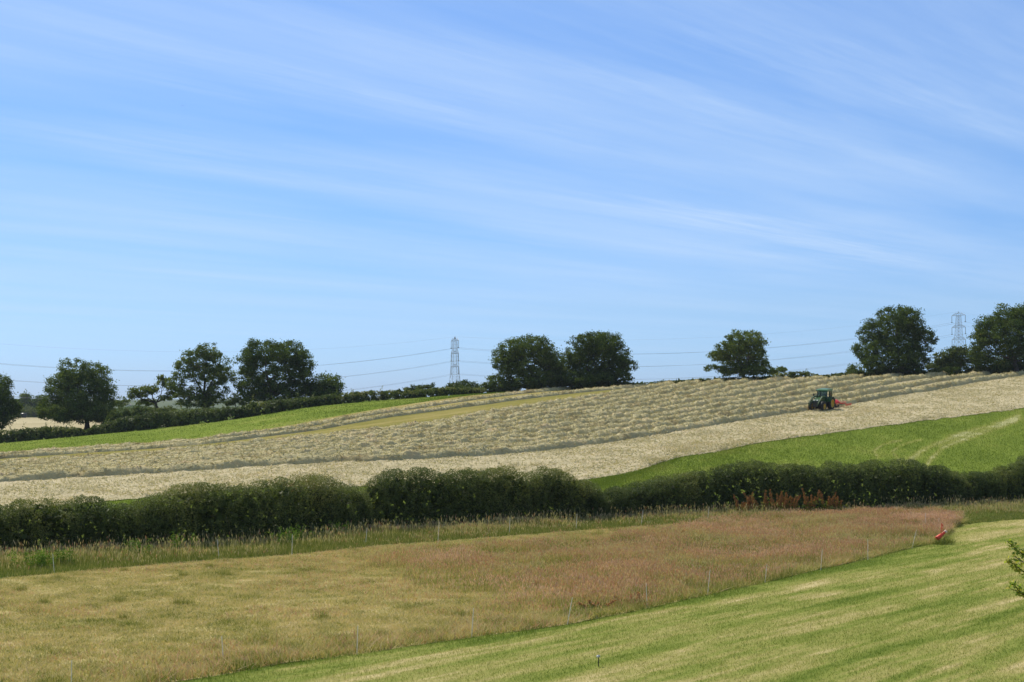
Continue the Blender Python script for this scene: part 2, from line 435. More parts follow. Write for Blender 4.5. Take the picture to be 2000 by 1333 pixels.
C5 = curve([(-600, 940), (0, 897), (200, 883), (430, 866), (600, 845), (740, 819), (900, 798), (1000, 784), (1100, 772), (1180, 764)], 700, ext=150, smooth=31)
C6 = curve([(-600, 925), (0, 884), (200, 870), (400, 856), (560, 833), (700, 806), (800, 790), (880, 778)], 700, ext=220, smooth=31)
C7 = curve([(-600, 900), (0, 867), (150, 853), (260, 843), (330, 835), (420, 826), (500, 814), (600, 796), (700, 787), (800, 779)], 700, ext=260, smooth=41)

def unit_(v):
    return v / np.maximum(np.linalg.norm(v, axis=-1, keepdims=True), 1e-9)

def strip(name, A, B, nu, nv, hue_fn, mat, zoff=0.0, disp=None, kind='structure', rag=0.0):
    A = resample(A, nu); B = resample(B, nu)
    t = np.linspace(0, 1, nv)[None, :, None]
    P = A[:, None, :] * (1 - t) + B[:, None, :] * t
    if rag:                                                    # the first edge frays
        d = unit_((B - A)[:, None, :]); j = fbm(A[:, 0] * 0.55, A[:, 1] * 0.55, 141, 4, 0.65) - 0.5
        P = P + d * (rag * j)[:, None, None] * (1 - t) ** 10
    x, y = P[..., 0].ravel(), P[..., 1].ravel()
    k = np.repeat(sstep(0.0, 0.06, np.linspace(0, 1, nv))[None, :], nu, 0).ravel() if rag else 1.0
    z = terrain(x, y) + (0.018 + (zoff - 0.018) * k if rag else zoff)
    if disp is not None: z = z + disp(x, y) * k
    me = make_mesh(name, np.stack([x, y, z], 1), grid_faces(nu, nv), mat, hue=hue_fn(x, y), hue_dom='POINT', smooth=True)
    o = link(name, me); o['kind'] = kind
    return o

# base sheet out to the horizon
def build_ground():
    ys = np.concatenate([np.arange(-120, 40, 8), np.arange(40, 340, 3), np.arange(340, 900, 14), np.geomspace(900, 9000, 40)])
    us_ = np.linspace(-1, 1, 161)
    hw = np.maximum(np.abs(ys), 60)[:, None] * 0.95
    X = us_[None, :] * hw; Y = np.repeat(ys[:, None], 161, 1)
    Z = terrain(X, Y) - 0.10 * sstep(30, 40, Y) - 0.12 * sstep(140, 200, Y) * sstep(345, 325, Y)
    h = 0.35 + 0.5 * (fbm(X * 0.02, Y * 0.02, 21) - 0.5)
    me = make_mesh('ground', np.stack([X, Y, Z], -1).reshape(-1, 3), grid_faces(len(ys), 161)[:, ::-1], M['ground'], hue=h, hue_dom='POINT', smooth=True)
    link('ground', me)['kind'] = 'structure'
build_ground()

LA = np.array([0.60, 0.80])     # mowing direction, along the fence
def lawn_hue(x, y):
    a = x * LA[0] + y * LA[1]; c = x * LA[1] - y * LA[0]
    c = c + 0.5 * (fbm(a * 0.05, c * 0.1, 5, 2) - 0.5)
    st = fbm(a * 0.11, c * 0.85, 31, 4, 0.58)
    wide = np.sin(c * 2 * math.pi / 3.1) * 0.5 + 0.5
    patch = fbm(x * 0.06, y * 0.06, 33, 3)
    thin = fbm(a * 0.22, c * 2.3, 35, 3, 0.6)
    h = 0.40 + 0.80 * (st - 0.5) + 0.16 * (wide - 0.5) + 0.30 * (patch - 0.5) + 0.72 * (thin - 0.5)
    h = h + 0.24 * sstep(0.53, 0.70, fbm(a * 0.24, c * 1.6, 36, 4, 0.62)) * (0.1 + 1.4 * thin)
    h = h + 0.06 * sstep(5, 30, x) - 0.03
    # greener rim along the meadow
    qx, qy = project(x, y, terrain(x, y))
    edge = np.interp(qx, [p[0] for p in FENCE[:15]], [p[1] for p in FENCE[:15]])
    h = h - 0.30 * np.exp(-np.clip(qy - edge, 0, 400) / 22.0) * sstep(1880, 1780, qx)
    return np.clip(h, 0, 1)
near = np.array([[-70, 3.0], [110, 3.0]])
strip('lawn', near, C_LAWN, 420, 300, lawn_hue, M['lawn'], disp=lambda x, y: 0.05 * (fbm(x * 0.9, y * 0.9, 41, 3) - 0.5))

PINK = [(770, 1094), (880, 1076), (1060, 1068), (1220, 1056), (1330, 1037), (1450, 1018), (1600, 1009), (1860, 1004), (1874, 1016), (1852, 1046), (1780, 1067), (1600, 1110), (1390, 1158), (1260, 1188), (1150, 1200), (1060, 1178), (960, 1160), (880, 1130)]
def in_poly(qx, qy, poly):
    r = np.zeros(qx.shape, bool); n = len(poly)
    for i in range(n):
        x0, y0 = poly[i]; x1, y1 = poly[(i + 1) % n]
        c = (y0 > qy) != (y1 > qy)
        with np.errstate(divide='ignore', invalid='ignore'):
            xi = (x1 - x0) * (qy - y0) / (y1 - y0 + 1e-9) + x0
        r ^= c & (qx < xi)
    return r
def pink_mask(x, y):
    """how densely the flowering grass stands, 0..1, fraying at its edge"""
    z = terrain(x, y); v = 0.0
    for k, (ox, oy) in enumerate([(0, 0), (1.6, 0.5), (-1.6, -0.8), (0.6, 2.6), (-0.5, -2.6), (2.6, -2.0), (-2.6, 2.0)]):
        jx = 5 * (fbm(x * 0.25, y * 0.25, 51, 3) - 0.5); jy = 7 * (fbm(x * 0.25, y * 0.25, 52, 3) - 0.5)
        qx, qy = project(x + ox + jx, y + oy + jy, z); v = v + in_poly(qx, qy, PINK) / 7.0
    patch = fbm(x * 0.22, y * 0.22, 53, 4, 0.55)
    return np.clip(v * (0.30 + 1.9 * (patch - 0.2)), 0, 1)
def meadow_hue(x, y):
    h = 0.57 + 0.40 * (fbm(x * 0.25, y * 0.25, 61, 5, 0.75) - 0.5) + 0.62 * (fbm(x * 1.2, y * 1.2, 62, 3, 0.6) - 0.5)
    h = h - 0.16 * pink_mask(x, y)
    return np.clip(h, 0, 1)
strip('meadow', C_FENCE, C_VERGE, 420, 200, meadow_hue, M['meadow'], zoff=0.004, disp=lambda x, y: 0.10 * (fbm(x * 0.8, y * 0.8, 42, 3) - 0.5))
strip('verge', C_VERGE2, C_HB, 420, 24, lambda x, y: np.clip(0.4 + 0.9 * (fbm(x * 0.3, y * 0.3, 71) - 0.5), 0, 1), M['verge'], zoff=0.04, rag=4.0)

TRACKS = [([(1990, 812), (1960, 826), (1900, 840), (1850, 858), (1800, 880), (1770, 905)], 6, 0.38), ([(1985, 822), (1940, 838), (1890, 855), (1840, 875), (1815, 900), (1805, 925)], 5, 0.36),
          ([(1760, 860), (1725, 868), (1707, 880), (1716, 896)], 2.2, 0.30), ([(1800, 858), (1760, 870), (1742, 882), (1762, 905)], 2.2, 0.30)]
def seg_dist(qx, qy, pts):
    d = np.full(qx.shape, 1e9)
    for (x0, y0), (x1, y1) in zip(pts[:-1], pts[1:]):
        vx, vy = x1 - x0, y1 - y0
        t = np.clip(((qx - x0) * vx + (qy - y0) * vy) / (vx * vx + vy * vy), 0, 1)
        d = np.minimum(d, np.hypot((qx - x0 - t * vx) , (qy - y0 - t * vy)))
    return d
def pasture_hue(x, y):
    h = 0.44 + 0.70 * (fbm(x * 0.10, y * 0.06, 81, 5, 0.65) - 0.5) + 0.2 * (fbm(x * 0.7, y * 0.5, 82, 3) - 0.5)
    qx, qy = project(x, y, terrain(x, y))
    for pts, w, a in TRACKS:
        d = seg_dist(qx, qy, pts)
        h = h + a * np.exp(-(d / w) ** 2) * (0.45 + 1.1 * fbm(x * 0.6, y * 0.6, 83, 3))
    return np.clip(h, 0, 1)
C2P = resample(C2, 700) * 0.90 + resample(C3, 700) * 0.10
strip('pasture', C_HB, C2P, 620, 170, pasture_hue, M['pasture'], zoff=-0.04, disp=lambda x, y: 0.10 * (fbm(x * 0.5, y * 0.5, 43, 3) - 0.5))

def hay_hue(x, y):
    a = x * 0.6 + y * 0.8; c = x * 0.8 - y * 0.6
    h = 0.53 + 0.40 * (fbm(a * 0.06, c * 0.45, 91, 5, 0.6) - 0.5) + 0.40 * (fbm(x * 0.6, y * 0.5, 92, 4, 0.65) - 0.5)
    return np.clip(h, 0.05, 1)
def hay_disp(x, y):
    return 0.02 + 0.40 * np.maximum(fbm(x * 0.55, y * 0.40, 44, 4, 0.6) - 0.52, 0) + 0.15 * fbm(x * 1.9, y * 1.6, 45, 2)
strip('hay_strip', C2, C3, 1100, 150, hay_hue, M['hay'], zoff=0.05, disp=hay_disp, rag=5.0)
strip('raked_field', C3, C4, 800, 160, lambda x, y: np.clip(0.04 + hay_hue(x, y) * 0.66, 0, 1), M['hay'], zoff=0.016, disp=lambda x, y: 0.12 * fbm(x * 0.7, y * 0.7, 46, 3))
def stub_hue(x, y):
    a = x * 0.5 + y * 0.86; c = x * 0.86 - y * 0.5
    return np.clip(0.45 + 0.9 * (fbm(a * 0.05, c * 0.5, 95, 4, 0.6) - 0.5) + 0.25 * (fbm(x * 0.6, y * 0.5, 96, 3) - 0.5), 0, 1)
strip('stubble_strip', C4, C5, 600, 80, stub_hue, M['stubble'], zoff=0.020)
strip('stubble_edge', C5, C6, 600, 40, lambda x, y: np.clip(stub_hue(x, y) + 0.22, 0, 1), M['stubble'], zoff=0.024)
strip('field_margin', C6, C7, 600, 80, lambda x, y: pasture_hue(x, y), M['pasture'], zoff=0.028, disp=lambda x, y: 0.15 * (fbm(x * 0.4, y * 0.4, 47, 3) - 0.5))

# far hay field beyond the left hedge
def far_field():
    ys = np.linspace(322, 800, 80); u_ = np.linspace(-0.50, -0.215, 60)
    Y = np.repeat(ys[:, None], 60, 1); X = u_[None, :] * Y
    Z = terrain(X, Y) + 0.25
    h = np.clip(0.40 + 0.4 * (fbm(X * 0.03, Y * 0.012, 101, 4) - 0.5), 0, 1)
    me = make_mesh('far_hay_field', np.stack([X, Y, Z], -1).reshape(-1, 3), grid_faces(80, 60)[:, ::-1], M['hay'], hue=h, hue_dom='POINT', smooth=True)
    link('far_hay_field', me)['kind'] = 'structure'
far_field()

def ridge(name, d0, d1, top, amp, freq, seed, mat, kind, u0=-0.75, u1=0.75, n=500):
    """a long rise of ground (or a far wood) with depth"""
    u_ = np.linspace(u0, u1, n)
    k = 9
    prof = np.sin(np.linspace(0, math.pi, k))
    d = np.linspace(d0, d1, k)
    X = u_[:, None] * d[None, :]; Y = np.repeat(d[None, :], n, 0)
    base = terrain(X, Y)
    hgt = top + amp * (fbm(u_ * freq, u_ * 0 + seed, seed, 5, 0.55)[:, None] - 0.5) * 2
    Z = base - 1 + np.maximum(hgt + 1 - 0 * base, 0.5) * prof[None, :] ** 0.6 + 0.18 * amp * (fbm(X * 0.05, Y * 0.05, seed + 3, 3) - 0.5) * (prof[None, :] > 0.1)
    h = fbm(X * 0.01, Y * 0.01, seed + 9, 4)
    me = make_mesh(name, np.stack([X, Y, Z], -1).reshape(-1, 3), grid_faces(n, k), mat, hue=h, hue_dom='POINT', smooth=True)
    o = link(name, me); o['kind'] = kind
    return o
ridge('hills', 5200, 7800, 44, 8, 9, 5, M['far_hill'], 'structure')
ridge('hills', 3300, 4600, 25, 7, 14, 6, M['far_hill'], 'structure')
tag(ridge('far_woodland', 1500, 1700, 11, 5, 60, 7, M['far_wood'], 'stuff'), 'dark far woodland strung across the low ground before the blue hills', 'woodland')
tag(ridge('far_woodland', 1000, 1080, 4.5, 3.5, 90, 8, M['far_wood'], 'stuff', u1=-0.02), 'nearer dark line of far trees beyond the field edge', 'woodland')

# ------------------------------------------------------------------ cards, tubes, solids
def unit(v):
    return v / np.maximum(np.linalg.norm(v, axis=-1, keepdims=True), 1e-9)

def leaf_cards(C, Nrm, L, W, rng=RNG, spread=0.8):
    """leaf-shaped quads at centres C facing roughly Nrm"""
    n = len(C)
    N_ = unit(Nrm + spread * rng.normal(size=(n, 3)))
    A = unit(np.cross(N_, rng.normal(size=(n, 3))))
    B = np.cross(N_, A)
    L = np.broadcast_to(L, n)[:, None] * 0.5; W = np.broadcast_to(W, n)[:, None] * 0.5
    V = np.stack([C - A * L, C + B * W - A * L * 0.1, C + A * L, C - B * W - A * L * 0.1], 1).reshape(-1, 3)
    F = np.arange(4 * n).reshape(n, 4)
    return V, F

def blades(P, H, W, lean=0.35, rng=RNG, curl=None):
    """grass blades: one thin triangle each, base at P"""
    n = len(P)
    a = rng.uniform(0, 2 * math.pi, n)
    side = np.stack([np.cos(a), np.sin(a), 0 * a], 1) * (np.broadcast_to(W, n)[:, None] * 0.5)
    b = rng.uniform(0, 2 * math.pi, n); l = np.abs(rng.normal(size=n)) * lean
    tip = P + np.stack([np.cos(b) * l, np.sin(b) * l, np.ones(n)], 1) * np.broadcast_to(H, n)[:, None]
    V = np.stack([P - side, P + side, tip], 1).reshape(-1, 3)
    return V, np.arange(3 * n).reshape(n, 3)

def join(parts):
    """parts: (V, F, hue) -> one mesh's arrays, faces grouped by corner count"""
    Vs, F3, F4, h3, h4, o = [], [], [], [], [], 0
    for V, F, h in parts:
        h = np.broadcast_to(h, len(F))
        (F3 if F.shape[1] == 3 else F4).append(F + o); (h3 if F.shape[1] == 3 else h4).append(h)
        Vs.append(V); o += len(V)
    Fl, Hl = [], []
    if F3: Fl.append(np.concatenate(F3)); Hl.append(np.concatenate(h3))
    if F4: Fl.append(np.concatenate(F4)); Hl.append(np.concatenate(h4))
    return np.concatenate(Vs), Fl, np.concatenate(Hl)

def tube(pts, rad, n=7, cap=True):
    pts = np.asarray(pts, float); rad = np.broadcast_to(rad, len(pts))
    T = unit(np.gradient(pts, axis=0))
    ref = np.array([0, 0, 1.0]) if abs(T[0, 2]) < 0.9 else np.array([1.0, 0, 0])
    A = unit(np.cross(T, ref)); B = np.cross(T, A)
    ang = np.linspace(0, 2 * math.pi, n, endpoint=False)
    V = pts[:, None, :] + (A[:, None, :] * np.cos(ang)[None, :, None] + B[:, None, :] * np.sin(ang)[None, :, None]) * rad[:, None, None]
    k = len(pts); F = []
    for i in range(k - 1):
        for j in range(n):
            F.append((i * n + j, i * n + (j + 1) % n, (i + 1) * n + (j + 1) % n, (i + 1) * n + j))
    V = V.reshape(-1, 3)
    if cap:
        V = np.vstack([V, pts[0], pts[-1]])
        T3 = [(k * n, (j + 1) % n, j) for j in range(n)] + [(k * n + 1, (k - 1) * n + j, (k - 1) * n + (j + 1) % n) for j in range(n)]
        return V, [np.array(F), np.array(T3)]
    return V, [np.array(F)]

class MB:
    """collects solids and links them as one mesh object"""
    def __init__(s): s.V, s.F3, s.F4, s.o = [], [], [], 0
    def add(s, V, Fl):
        V = np.asarray(V, float)
        for F in (Fl if isinstance(Fl, list) else [Fl]):
            F = np.asarray(F)
            (s.F3 if F.shape[1] == 3 else s.F4).append(F + s.o)
        s.V.append(V); s.o += len(V); return s
    def tube(s, pts, rad, n=7): return s.add(*tube(pts, rad, n))
    def prism(s, prof, y0, y1, taper=1.0, axis='y'):
        """profile in x,z swept along y; the far end scaled towards its centre"""
        prof = np.asarray(prof, float); k = len(prof); c = prof.mean(0)
        a = np.stack([prof[:, 0], np.full(k, y0), prof[:, 1]], 1)
        q = (prof - c) * taper + c
        b = np.stack([q[:, 0], np.full(k, y1), q[:, 1]], 1)
        V = np.vstack([a, b, [[c[0], y0, c[1]], [c[0], y1, c[1]]]])
        F = np.array([(i, (i + 1) % k, k + (i + 1) % k, k + i) for i in range(k)])
        T = np.array([(2 * k, (i + 1) % k, i) for i in range(k)] + [(2 * k + 1, k + i, k + (i + 1) % k) for i in range(k)])
        return s.add(V, [F, T])
    def box(s, x0, x1, y0, y1, z0, z1, b=0.0):
        if b > 0:
            pr = [(x0 + b, z0), (x1 - b, z0), (x1, z0 + b), (x1, z1 - b), (x1 - b, z1), (x0 + b, z1), (x0, z1 - b), (x0, z0 + b)]
        else: pr = [(x0, z0), (x1, z0), (x1, z1), (x0, z1)]
        return s.prism(pr, y0, y1)
    def bar(s, p, q, w, h=None):
        p = np.asarray(p, float); q = np.asarray(q, float); h = h or w
        t = unit(q - p); ref = np.array([0, 0, 1.0]) if abs(t[2]) < 0.9 else np.array([1.0, 0, 0])
        a = unit(np.cross(t, ref)) * w / 2; b = np.cross(t, unit(a)) * h / 2
        V = [p - a - b, p + a - b, p + a + b, p - a + b, q - a - b, q + a - b, q + a + b, q - a + b]
        F = np.array([(0, 1, 2, 3), (7, 6, 5, 4), (0, 4, 5, 1), (1, 5, 6, 2), (2, 6, 7, 3), (3, 7, 4, 0)])
        return s.add(V, F)
    def lathe(s, prof, c, n=32, axis='y'):
        """profile (radius, offset along axis)"""
        prof = np.asarray(prof, float); k = len(prof)
        a = np.linspace(0, 2 * math.pi, n, endpoint=False)
        r, o = prof[:, 0][:, None], np.repeat(prof[:, 1][:, None], n, 1)
        if axis == 'y': P = np.stack([r * np.cos(a), o, r * np.sin(a)], -1)
        elif axis == 'z': P = np.stack([r * np.cos(a), r * np.sin(a), o], -1)
        else: P = np.stack([o, r * np.cos(a), r * np.sin(a)], -1)
        V = P.reshape(-1, 3) + np.asarray(c, float)
        F = np.array([(i * n + j, i * n + (j + 1) % n, (i + 1) * n + (j + 1) % n, (i + 1) * n + j) for i in range(k - 1) for j in range(n)])
        return s.add(V, F)
    def build(s, name, mat, parent=None, loc=None, smooth=False):
        Fl = []
        if s.F3: Fl.append(np.concatenate(s.F3))
        if s.F4: Fl.append(np.concatenate(s.F4))
        return link(name, make_mesh(name, np.concatenate(s.V), Fl, mat, smooth=smooth), parent, loc)

# ------------------------------------------------------------------ grass one could not count (stuff)
def scatter_between(A, B, n, rng=RNG):
    A = resample(A, 400); B = resample(B, 400)
    s = rng.uniform(0, 399, n); t = rng.uniform(0, 1, n)
    i = np.floor(s).astype(int).clip(0, 398); f = (s - i)[:, None]
    a = A[i] * (1 - f) + A[i + 1] * f; b = B[i] * (1 - f) + B[i + 1] * f
    P = a * (1 - t[:, None]) + b * t[:, None]
    return P[:, 0], P[:, 1]

def in_view(x, y, z, m=240):
    qx, qy = project(x, y, z)
    return (qx > -m) & (qx < 2000 + m) & (qy < 1393) & (y > 5)

def lawn_grass():
    n = 1450000
    x = RNG.uniform(-26, 72, n); y = RNG.uniform(44, 128, n)
    z = terrain(x, y); qx, qy = project(x, y, z)
    edge = np.interp(qx, [p[0] for p in FENCE] + [2000, 2700], [p[1] for p in FENCE] + [1012, 990])
    k = in_view(x, y, z) & (qy > edge - 1) & (RNG.uniform(size=n) < np.clip(60.0 / y, 0, 1) ** 1.2)
    x, y, z, qx, qy, edge = x[k], y[k], z[k], qx[k], qy[k], edge[k]
    h = lawn_hue(x, y) + 0.14 * RNG.normal(size=len(x))
    rim = np.exp(-np.clip(qy - edge, 0, 400) / 7.0) * sstep(1890, 1830, qx) * sstep(0.35, 0.65, fbm(x * 0.5, y * 0.5, 37, 3)) * 2
    H = 0.045 + 0.05 * RNG.uniform(size=len(x)) + 0.14 * rim * RNG.uniform(size=len(x))
    V, F = blades(np.stack([x, y, z], 1), H, 0.016, 0.8)
    o = link('lawn_grass', make_mesh('lawn_grass', V, F, M['lawn_blade'], hue=np.clip(h, 0, 1)))
    tag(o, 'short mown lawn grass in pale and green mower stripes', 'lawn grass', kind='stuff')
lawn_grass()

def meadow_grass():
    n = 1000000
    x, y = scatter_between(C_FENCE, C_VERGE, n)
    z = terrain(x, y)
    k = in_view(x, y, z); x, y, z = x[k], y[k], z[k]
    m = len(x)
    pm = pink_mask(x, y)
    tall_one = RNG.uniform(size=m) < pm * 0.92
    qx, qy = project(x, y, z)
    P = np.stack([x, y, z], 1)
    s = ~tall_one; ms = int(s.sum())
    hs = 0.02 + meadow_hue(x[s], y[s]) * 0.92 + 0.19 * RNG.normal(size=ms)
    hs = np.where(hs > 0.74, 0.60 + 0.14 * RNG.uniform(size=ms), hs)
    tuft = sstep(0.60, 0.72, fbm(x[s] * 0.9, y[s] * 0.9, 112, 3))
    Hs = 0.05 + 0.07 * RNG.uniform(size=ms) + 0.08 * tuft * RNG.uniform(size=ms)
    hs = hs - 0.10 * tuft
    # rosy grass again in drifts, most of it along the fence side
    qe = np.interp(qx[s], [p[0] for p in FENCE], [p[1] for p in FENCE])
    near_f = np.exp(-np.clip(qe - qy[s], 0, 400) / 38.0)
    drift = sstep(0.42, 0.68, fbm(x[s] * 0.22, y[s] * 0.22, 114, 4))
    pk = RNG.uniform(size=ms) < (0.12 + near_f * 0.10) * drift
    hs = hs - 0.16 * near_f * sstep(0.40, 0.60, fbm(x[s] * 0.4, y[s] * 0.4, 118, 3))
    Hs = Hs + (near_f * 0.26 + 0.12 * pk) * RNG.uniform(size=ms)
    bare = ((qx[s] - 1066) / 38) ** 2 + ((qy[s] - 1193) / 7.5) ** 2 < 1.0 + 0.8 * (fbm(x[s] * 1.5, y[s] * 1.5, 119, 2) - 0.5)
    Hs = np.where(bare, 0.03, Hs)
    hs = np.where(pk, RNG.uniform(0.66, 0.92, ms), hs); hs = np.where(bare, RNG.uniform(0.80, 0.97, ms), hs)
    parts = [(*blades(P[s], Hs, 0.030, 1.3), np.clip(hs, 0, 1))]
    for _ in range(70):                                       # separate tussocks standing out of the cropped sward
        tx, ty = scatter_between(C_FENCE, C_VERGE, 1)
        if pink_mask(tx, ty)[0] > 0.3 and RNG.uniform() < 0.6: continue
        r = RNG.uniform(0.10, 0.30); nb = int(240 * r / 0.3); q = RNG.normal(size=(nb, 2)) * r * 0.8
        bx, by = tx + q[:, 0], ty + q[:, 1]
        Vt, Ft = blades(np.stack([bx, by, terrain(bx, by)], 1), RNG.uniform(0.15, 0.22 + 0.6 * r, nb), 0.018, 0.45)
        parts.append((Vt, Ft, np.clip(RNG.normal(0.24, 0.12, nb), 0, 0.5)))
    for cx_, cy_ in (ground_at(1832, 1064), ground_at(1842, 1063), ground_at(1850, 1061)):   # uncut tufts at the corner
        q = RNG.normal(size=(260, 2)) * [0.22, 0.2]; bx, by = cx_ + q[:, 0], cy_ + q[:, 1] - 0.1
        Vt, Ft = blades(np.stack([bx, by, terrain(bx, by)], 1), RNG.uniform(0.15, 0.42, 260), 0.02, 0.4)
        parts.append((Vt, Ft, np.clip(RNG.normal(0.14, 0.08, 260), 0, 0.4)))
    V, F, hs = join(parts)
    o = link('meadow_grass', make_mesh('meadow_grass', V, F, M['meadow_blade'], hue=np.clip(hs, 0, 1)))
    tag(o, 'short tan and olive grass of the cropped meadow on the left', 'meadow grass', kind='stuff')
    # the tall flowering stand
    t = tall_one; m = int(t.sum())
    clump = fbm(x[t] * 0.75, y[t] * 0.75, 115, 4, 0.6)
    Ht = 0.10 + 0.85 * (clump - 0.24) + 0.16 * RNG.normal(size=m) * 0.7 + 0.12 * pm[t]
    green = sstep(0.56, 0.40, fbm(x[t] * 0.33, y[t] * 0.33, 116, 4))
    Ht = np.clip(Ht - 0.12 * green, 0.10, 0.85)
    h_st = np.where(RNG.uniform(size=m) < 0.30 + 0.45 * green, RNG.uniform(0.04, 0.32, m), RNG.uniform(0.36, 0.70, m))
    V1, F1 = blades(P[t], Ht, 0.016, 0.34)
    tips = V1.reshape(-1, 3, 3)[:, 2]
    hd = RNG.uniform(size=m) < 0.66 - 0.40 * green
    C = tips[hd]; k2 = len(C)
    a = RNG.uniform(0, 2 * math.pi, k2)
    up = np.stack([0.4 * np.cos(a), 0.4 * np.sin(a), np.ones(k2)], 1) * (0.07 + 0.08 * RNG.uniform(size=k2))[:, None]
    b = RNG.uniform(0, 2 * math.pi, k2)
    sd = np.stack([np.cos(b), np.sin(b), 0 * b], 1) * 0.015
    V2 = np.stack([C - up * 0.7, C + sd, C + up * 0.6, C - sd], 1).reshape(-1, 3); F2 = np.arange(4 * k2).reshape(k2, 4)
    tone = fbm(x[t][hd] * 0.25, y[t][hd] * 0.25, 117, 3)
    h2 = np.clip(0.85 + 0.6 * (tone - 0.5) + 0.09 * RNG.normal(size=k2), 0.62, 1)
    V, F, h = join([(V1, F1, h_st), (V2, F2, h2)])
    o = link('flowering_grass', make_mesh('flowering_grass', V, F, M['meadow_blade'], hue=h))
    tag(o, 'tall rosy brown flowering grass filling the right of the meadow', 'flowering grass', kind='stuff')
meadow_grass()

def verge_grass():
    n = 330000
    x, y = scatter_between(C_VERGE2, C_HB, n)
    # keep clear of the inside of the hedge
    off = y - np.interp(x / y, U_D, T_H)
    z = terrain(x, y)
    k = in_view(x, y, z) & (off < 0.6); x, y, z, off = x[k], y[k], z[k], off[k]
    qx, qy = project(x, y, z)
    m = len(x)
    ve = np.interp(qx, [p[0] for p in VERGE] + [2000, 2700], [p[1] for p in VERGE] + [1011, 989])
    front = np.clip((ve - qy + 34 * (fbm(x * 0.35, y * 0.35, 123, 4, 0.6) - 0.5)) / 30.0, 0, 1)                     # low and green in front, tall behind
    cl = fbm(x * 0.5, y * 0.5, 121, 4)
    H = 0.14 + 0.50 * front * (0.10 + 1.0 * cl) + 0.14 * RNG.uniform(size=m)
    stalk = (RNG.uniform(size=m) < 0.07) & (front > 0.35)
    H = np.where(stalk, 0.45 + 0.55 * RNG.uniform(size=m), H)
    H = H * np.where(qx > 1880, 0.75, 1.0)
    pink = (RNG.uniform(size=m) < 0.30 * front * sstep(0.38, 0.68, fbm(x * 0.3, y * 0.3, 122, 4) + 0.12 * sstep(600, 800, qx)))
    h = np.where(RNG.uniform(size=m) < 0.72, RNG.uniform(0.0, 0.26, m), RNG.uniform(0.3, 0.5, m))
    h = np.where(stalk, RNG.uniform(0.42, 0.68, m), h); pink = pink | (stalk & (RNG.uniform(size=m) < 0.5))
    V1, F1 = blades(np.stack([x, y, z], 1), H, 0.028, 0.28)
    tips = V1.reshape(-1, 3, 3)[:, 2][pink]; k2 = len(tips)
    a = RNG.uniform(0, 2 * math.pi, k2)
    up = np.stack([0.3 * np.cos(a), 0.3 * np.sin(a), np.ones(k2)], 1) * (0.11 + 0.12 * RNG.uniform(size=k2))[:, None]
    b = RNG.uniform(0, 2 * math.pi, k2); sd = np.stack([np.cos(b), np.sin(b), 0 * b], 1) * 0.022
    V2 = np.stack([tips - up * 0.8, tips + sd, tips + up * 0.5, tips - sd], 1).reshape(-1, 3); F2 = np.arange(4 * k2).reshape(k2, 4)
    V, F, hh = join([(V1, F1, h), (V2, F2, np.clip(RNG.normal(0.66, 0.12, k2), 0.40, 0.84))])
    o = link('verge_grass', make_mesh('verge_grass', V, F, M['meadow_blade'], hue=hh))
    tag(o, 'long green and rosy grass growing along the foot of the near hedge', 'verge grass', kind='stuff')
verge_grass()

def pasture_grass():
    n = 260000
    x, y = scatter_between(C_HB, C2, n)
    z = terrain(x, y); k = in_view(x, y, z) & (y < 260); x, y, z = x[k], y[k], z[k]
    V1, F1 = blades(np.stack([x, y, z], 1), 0.08 + 0.12 * RNG.uniform(size=len(x)), 0.05, 0.9)
    h1 = np.clip(pasture_hue(x, y) + 0.05 * RNG.normal(size=len(x)), 0, 1)
    x, y = scatter_between(C6, C7, 60000)
    z = terrain(x, y); k = in_view(x, y, z); x, y, z = x[k], y[k], z[k]
    V2, F2 = blades(np.stack([x, y, z], 1), 0.10 + 0.14 * RNG.uniform(size=len(x)), 0.09, 0.9)
    h2 = np.clip(pasture_hue(x, y) + 0.04 * RNG.normal(size=len(x)), 0, 1)
    o = link('pasture_grass', make_mesh('pasture_grass', V1, F1, M['pasture_blade'], hue=h1))
    tag(o, 'bright green grass of the pasture just beyond the near hedge', 'pasture grass', kind='stuff')
    o = link('margin_grass', make_mesh('margin_grass', V2, F2, M['pasture_blade'], hue=h2))
    tag(o, 'bright green grass of the uncut margin below the far hedge', 'margin grass', kind='stuff')
pasture_grass()

def hay_litter():
    n = 150000
    x, y = scatter_between(C2, C3, n)
    z = terrain(x, y) + hay_disp(x, y) + 0.04
    k = in_view(x, y, z); x, y, z = x[k], y[k], z[k]
    m = len(x)
    dens = fbm(x * 0.35, y * 0.25, 131, 4)
    k = RNG.uniform(size=m) < 0.3 + 0.7 * sstep(0.30, 0.65, dens); x, y, z = x[k], y[k], z[k]; m = len(x)
    Nn = np.tile([0, 0, 1.0], (m, 1))
    V, F = leaf_cards(np.stack([x, y, z + 0.05 * RNG.uniform(size=m)], 1), Nn, 0.25 + 0.35 * RNG.uniform(size=m), 0.05 + 0.06 * RNG.uniform(size=m), spread=0.7)
    h = np.clip(hay_hue(x, y) + 0.08 + 0.16 * RNG.normal(size=m), 0, 1)
    o = link('loose_hay', make_mesh('loose_hay', V, F, M['hay_wisp'], hue=h))
    tag(o, 'loose spread hay lying on the smooth strip beside the tractor', 'loose hay', kind='stuff')
hay_litter()

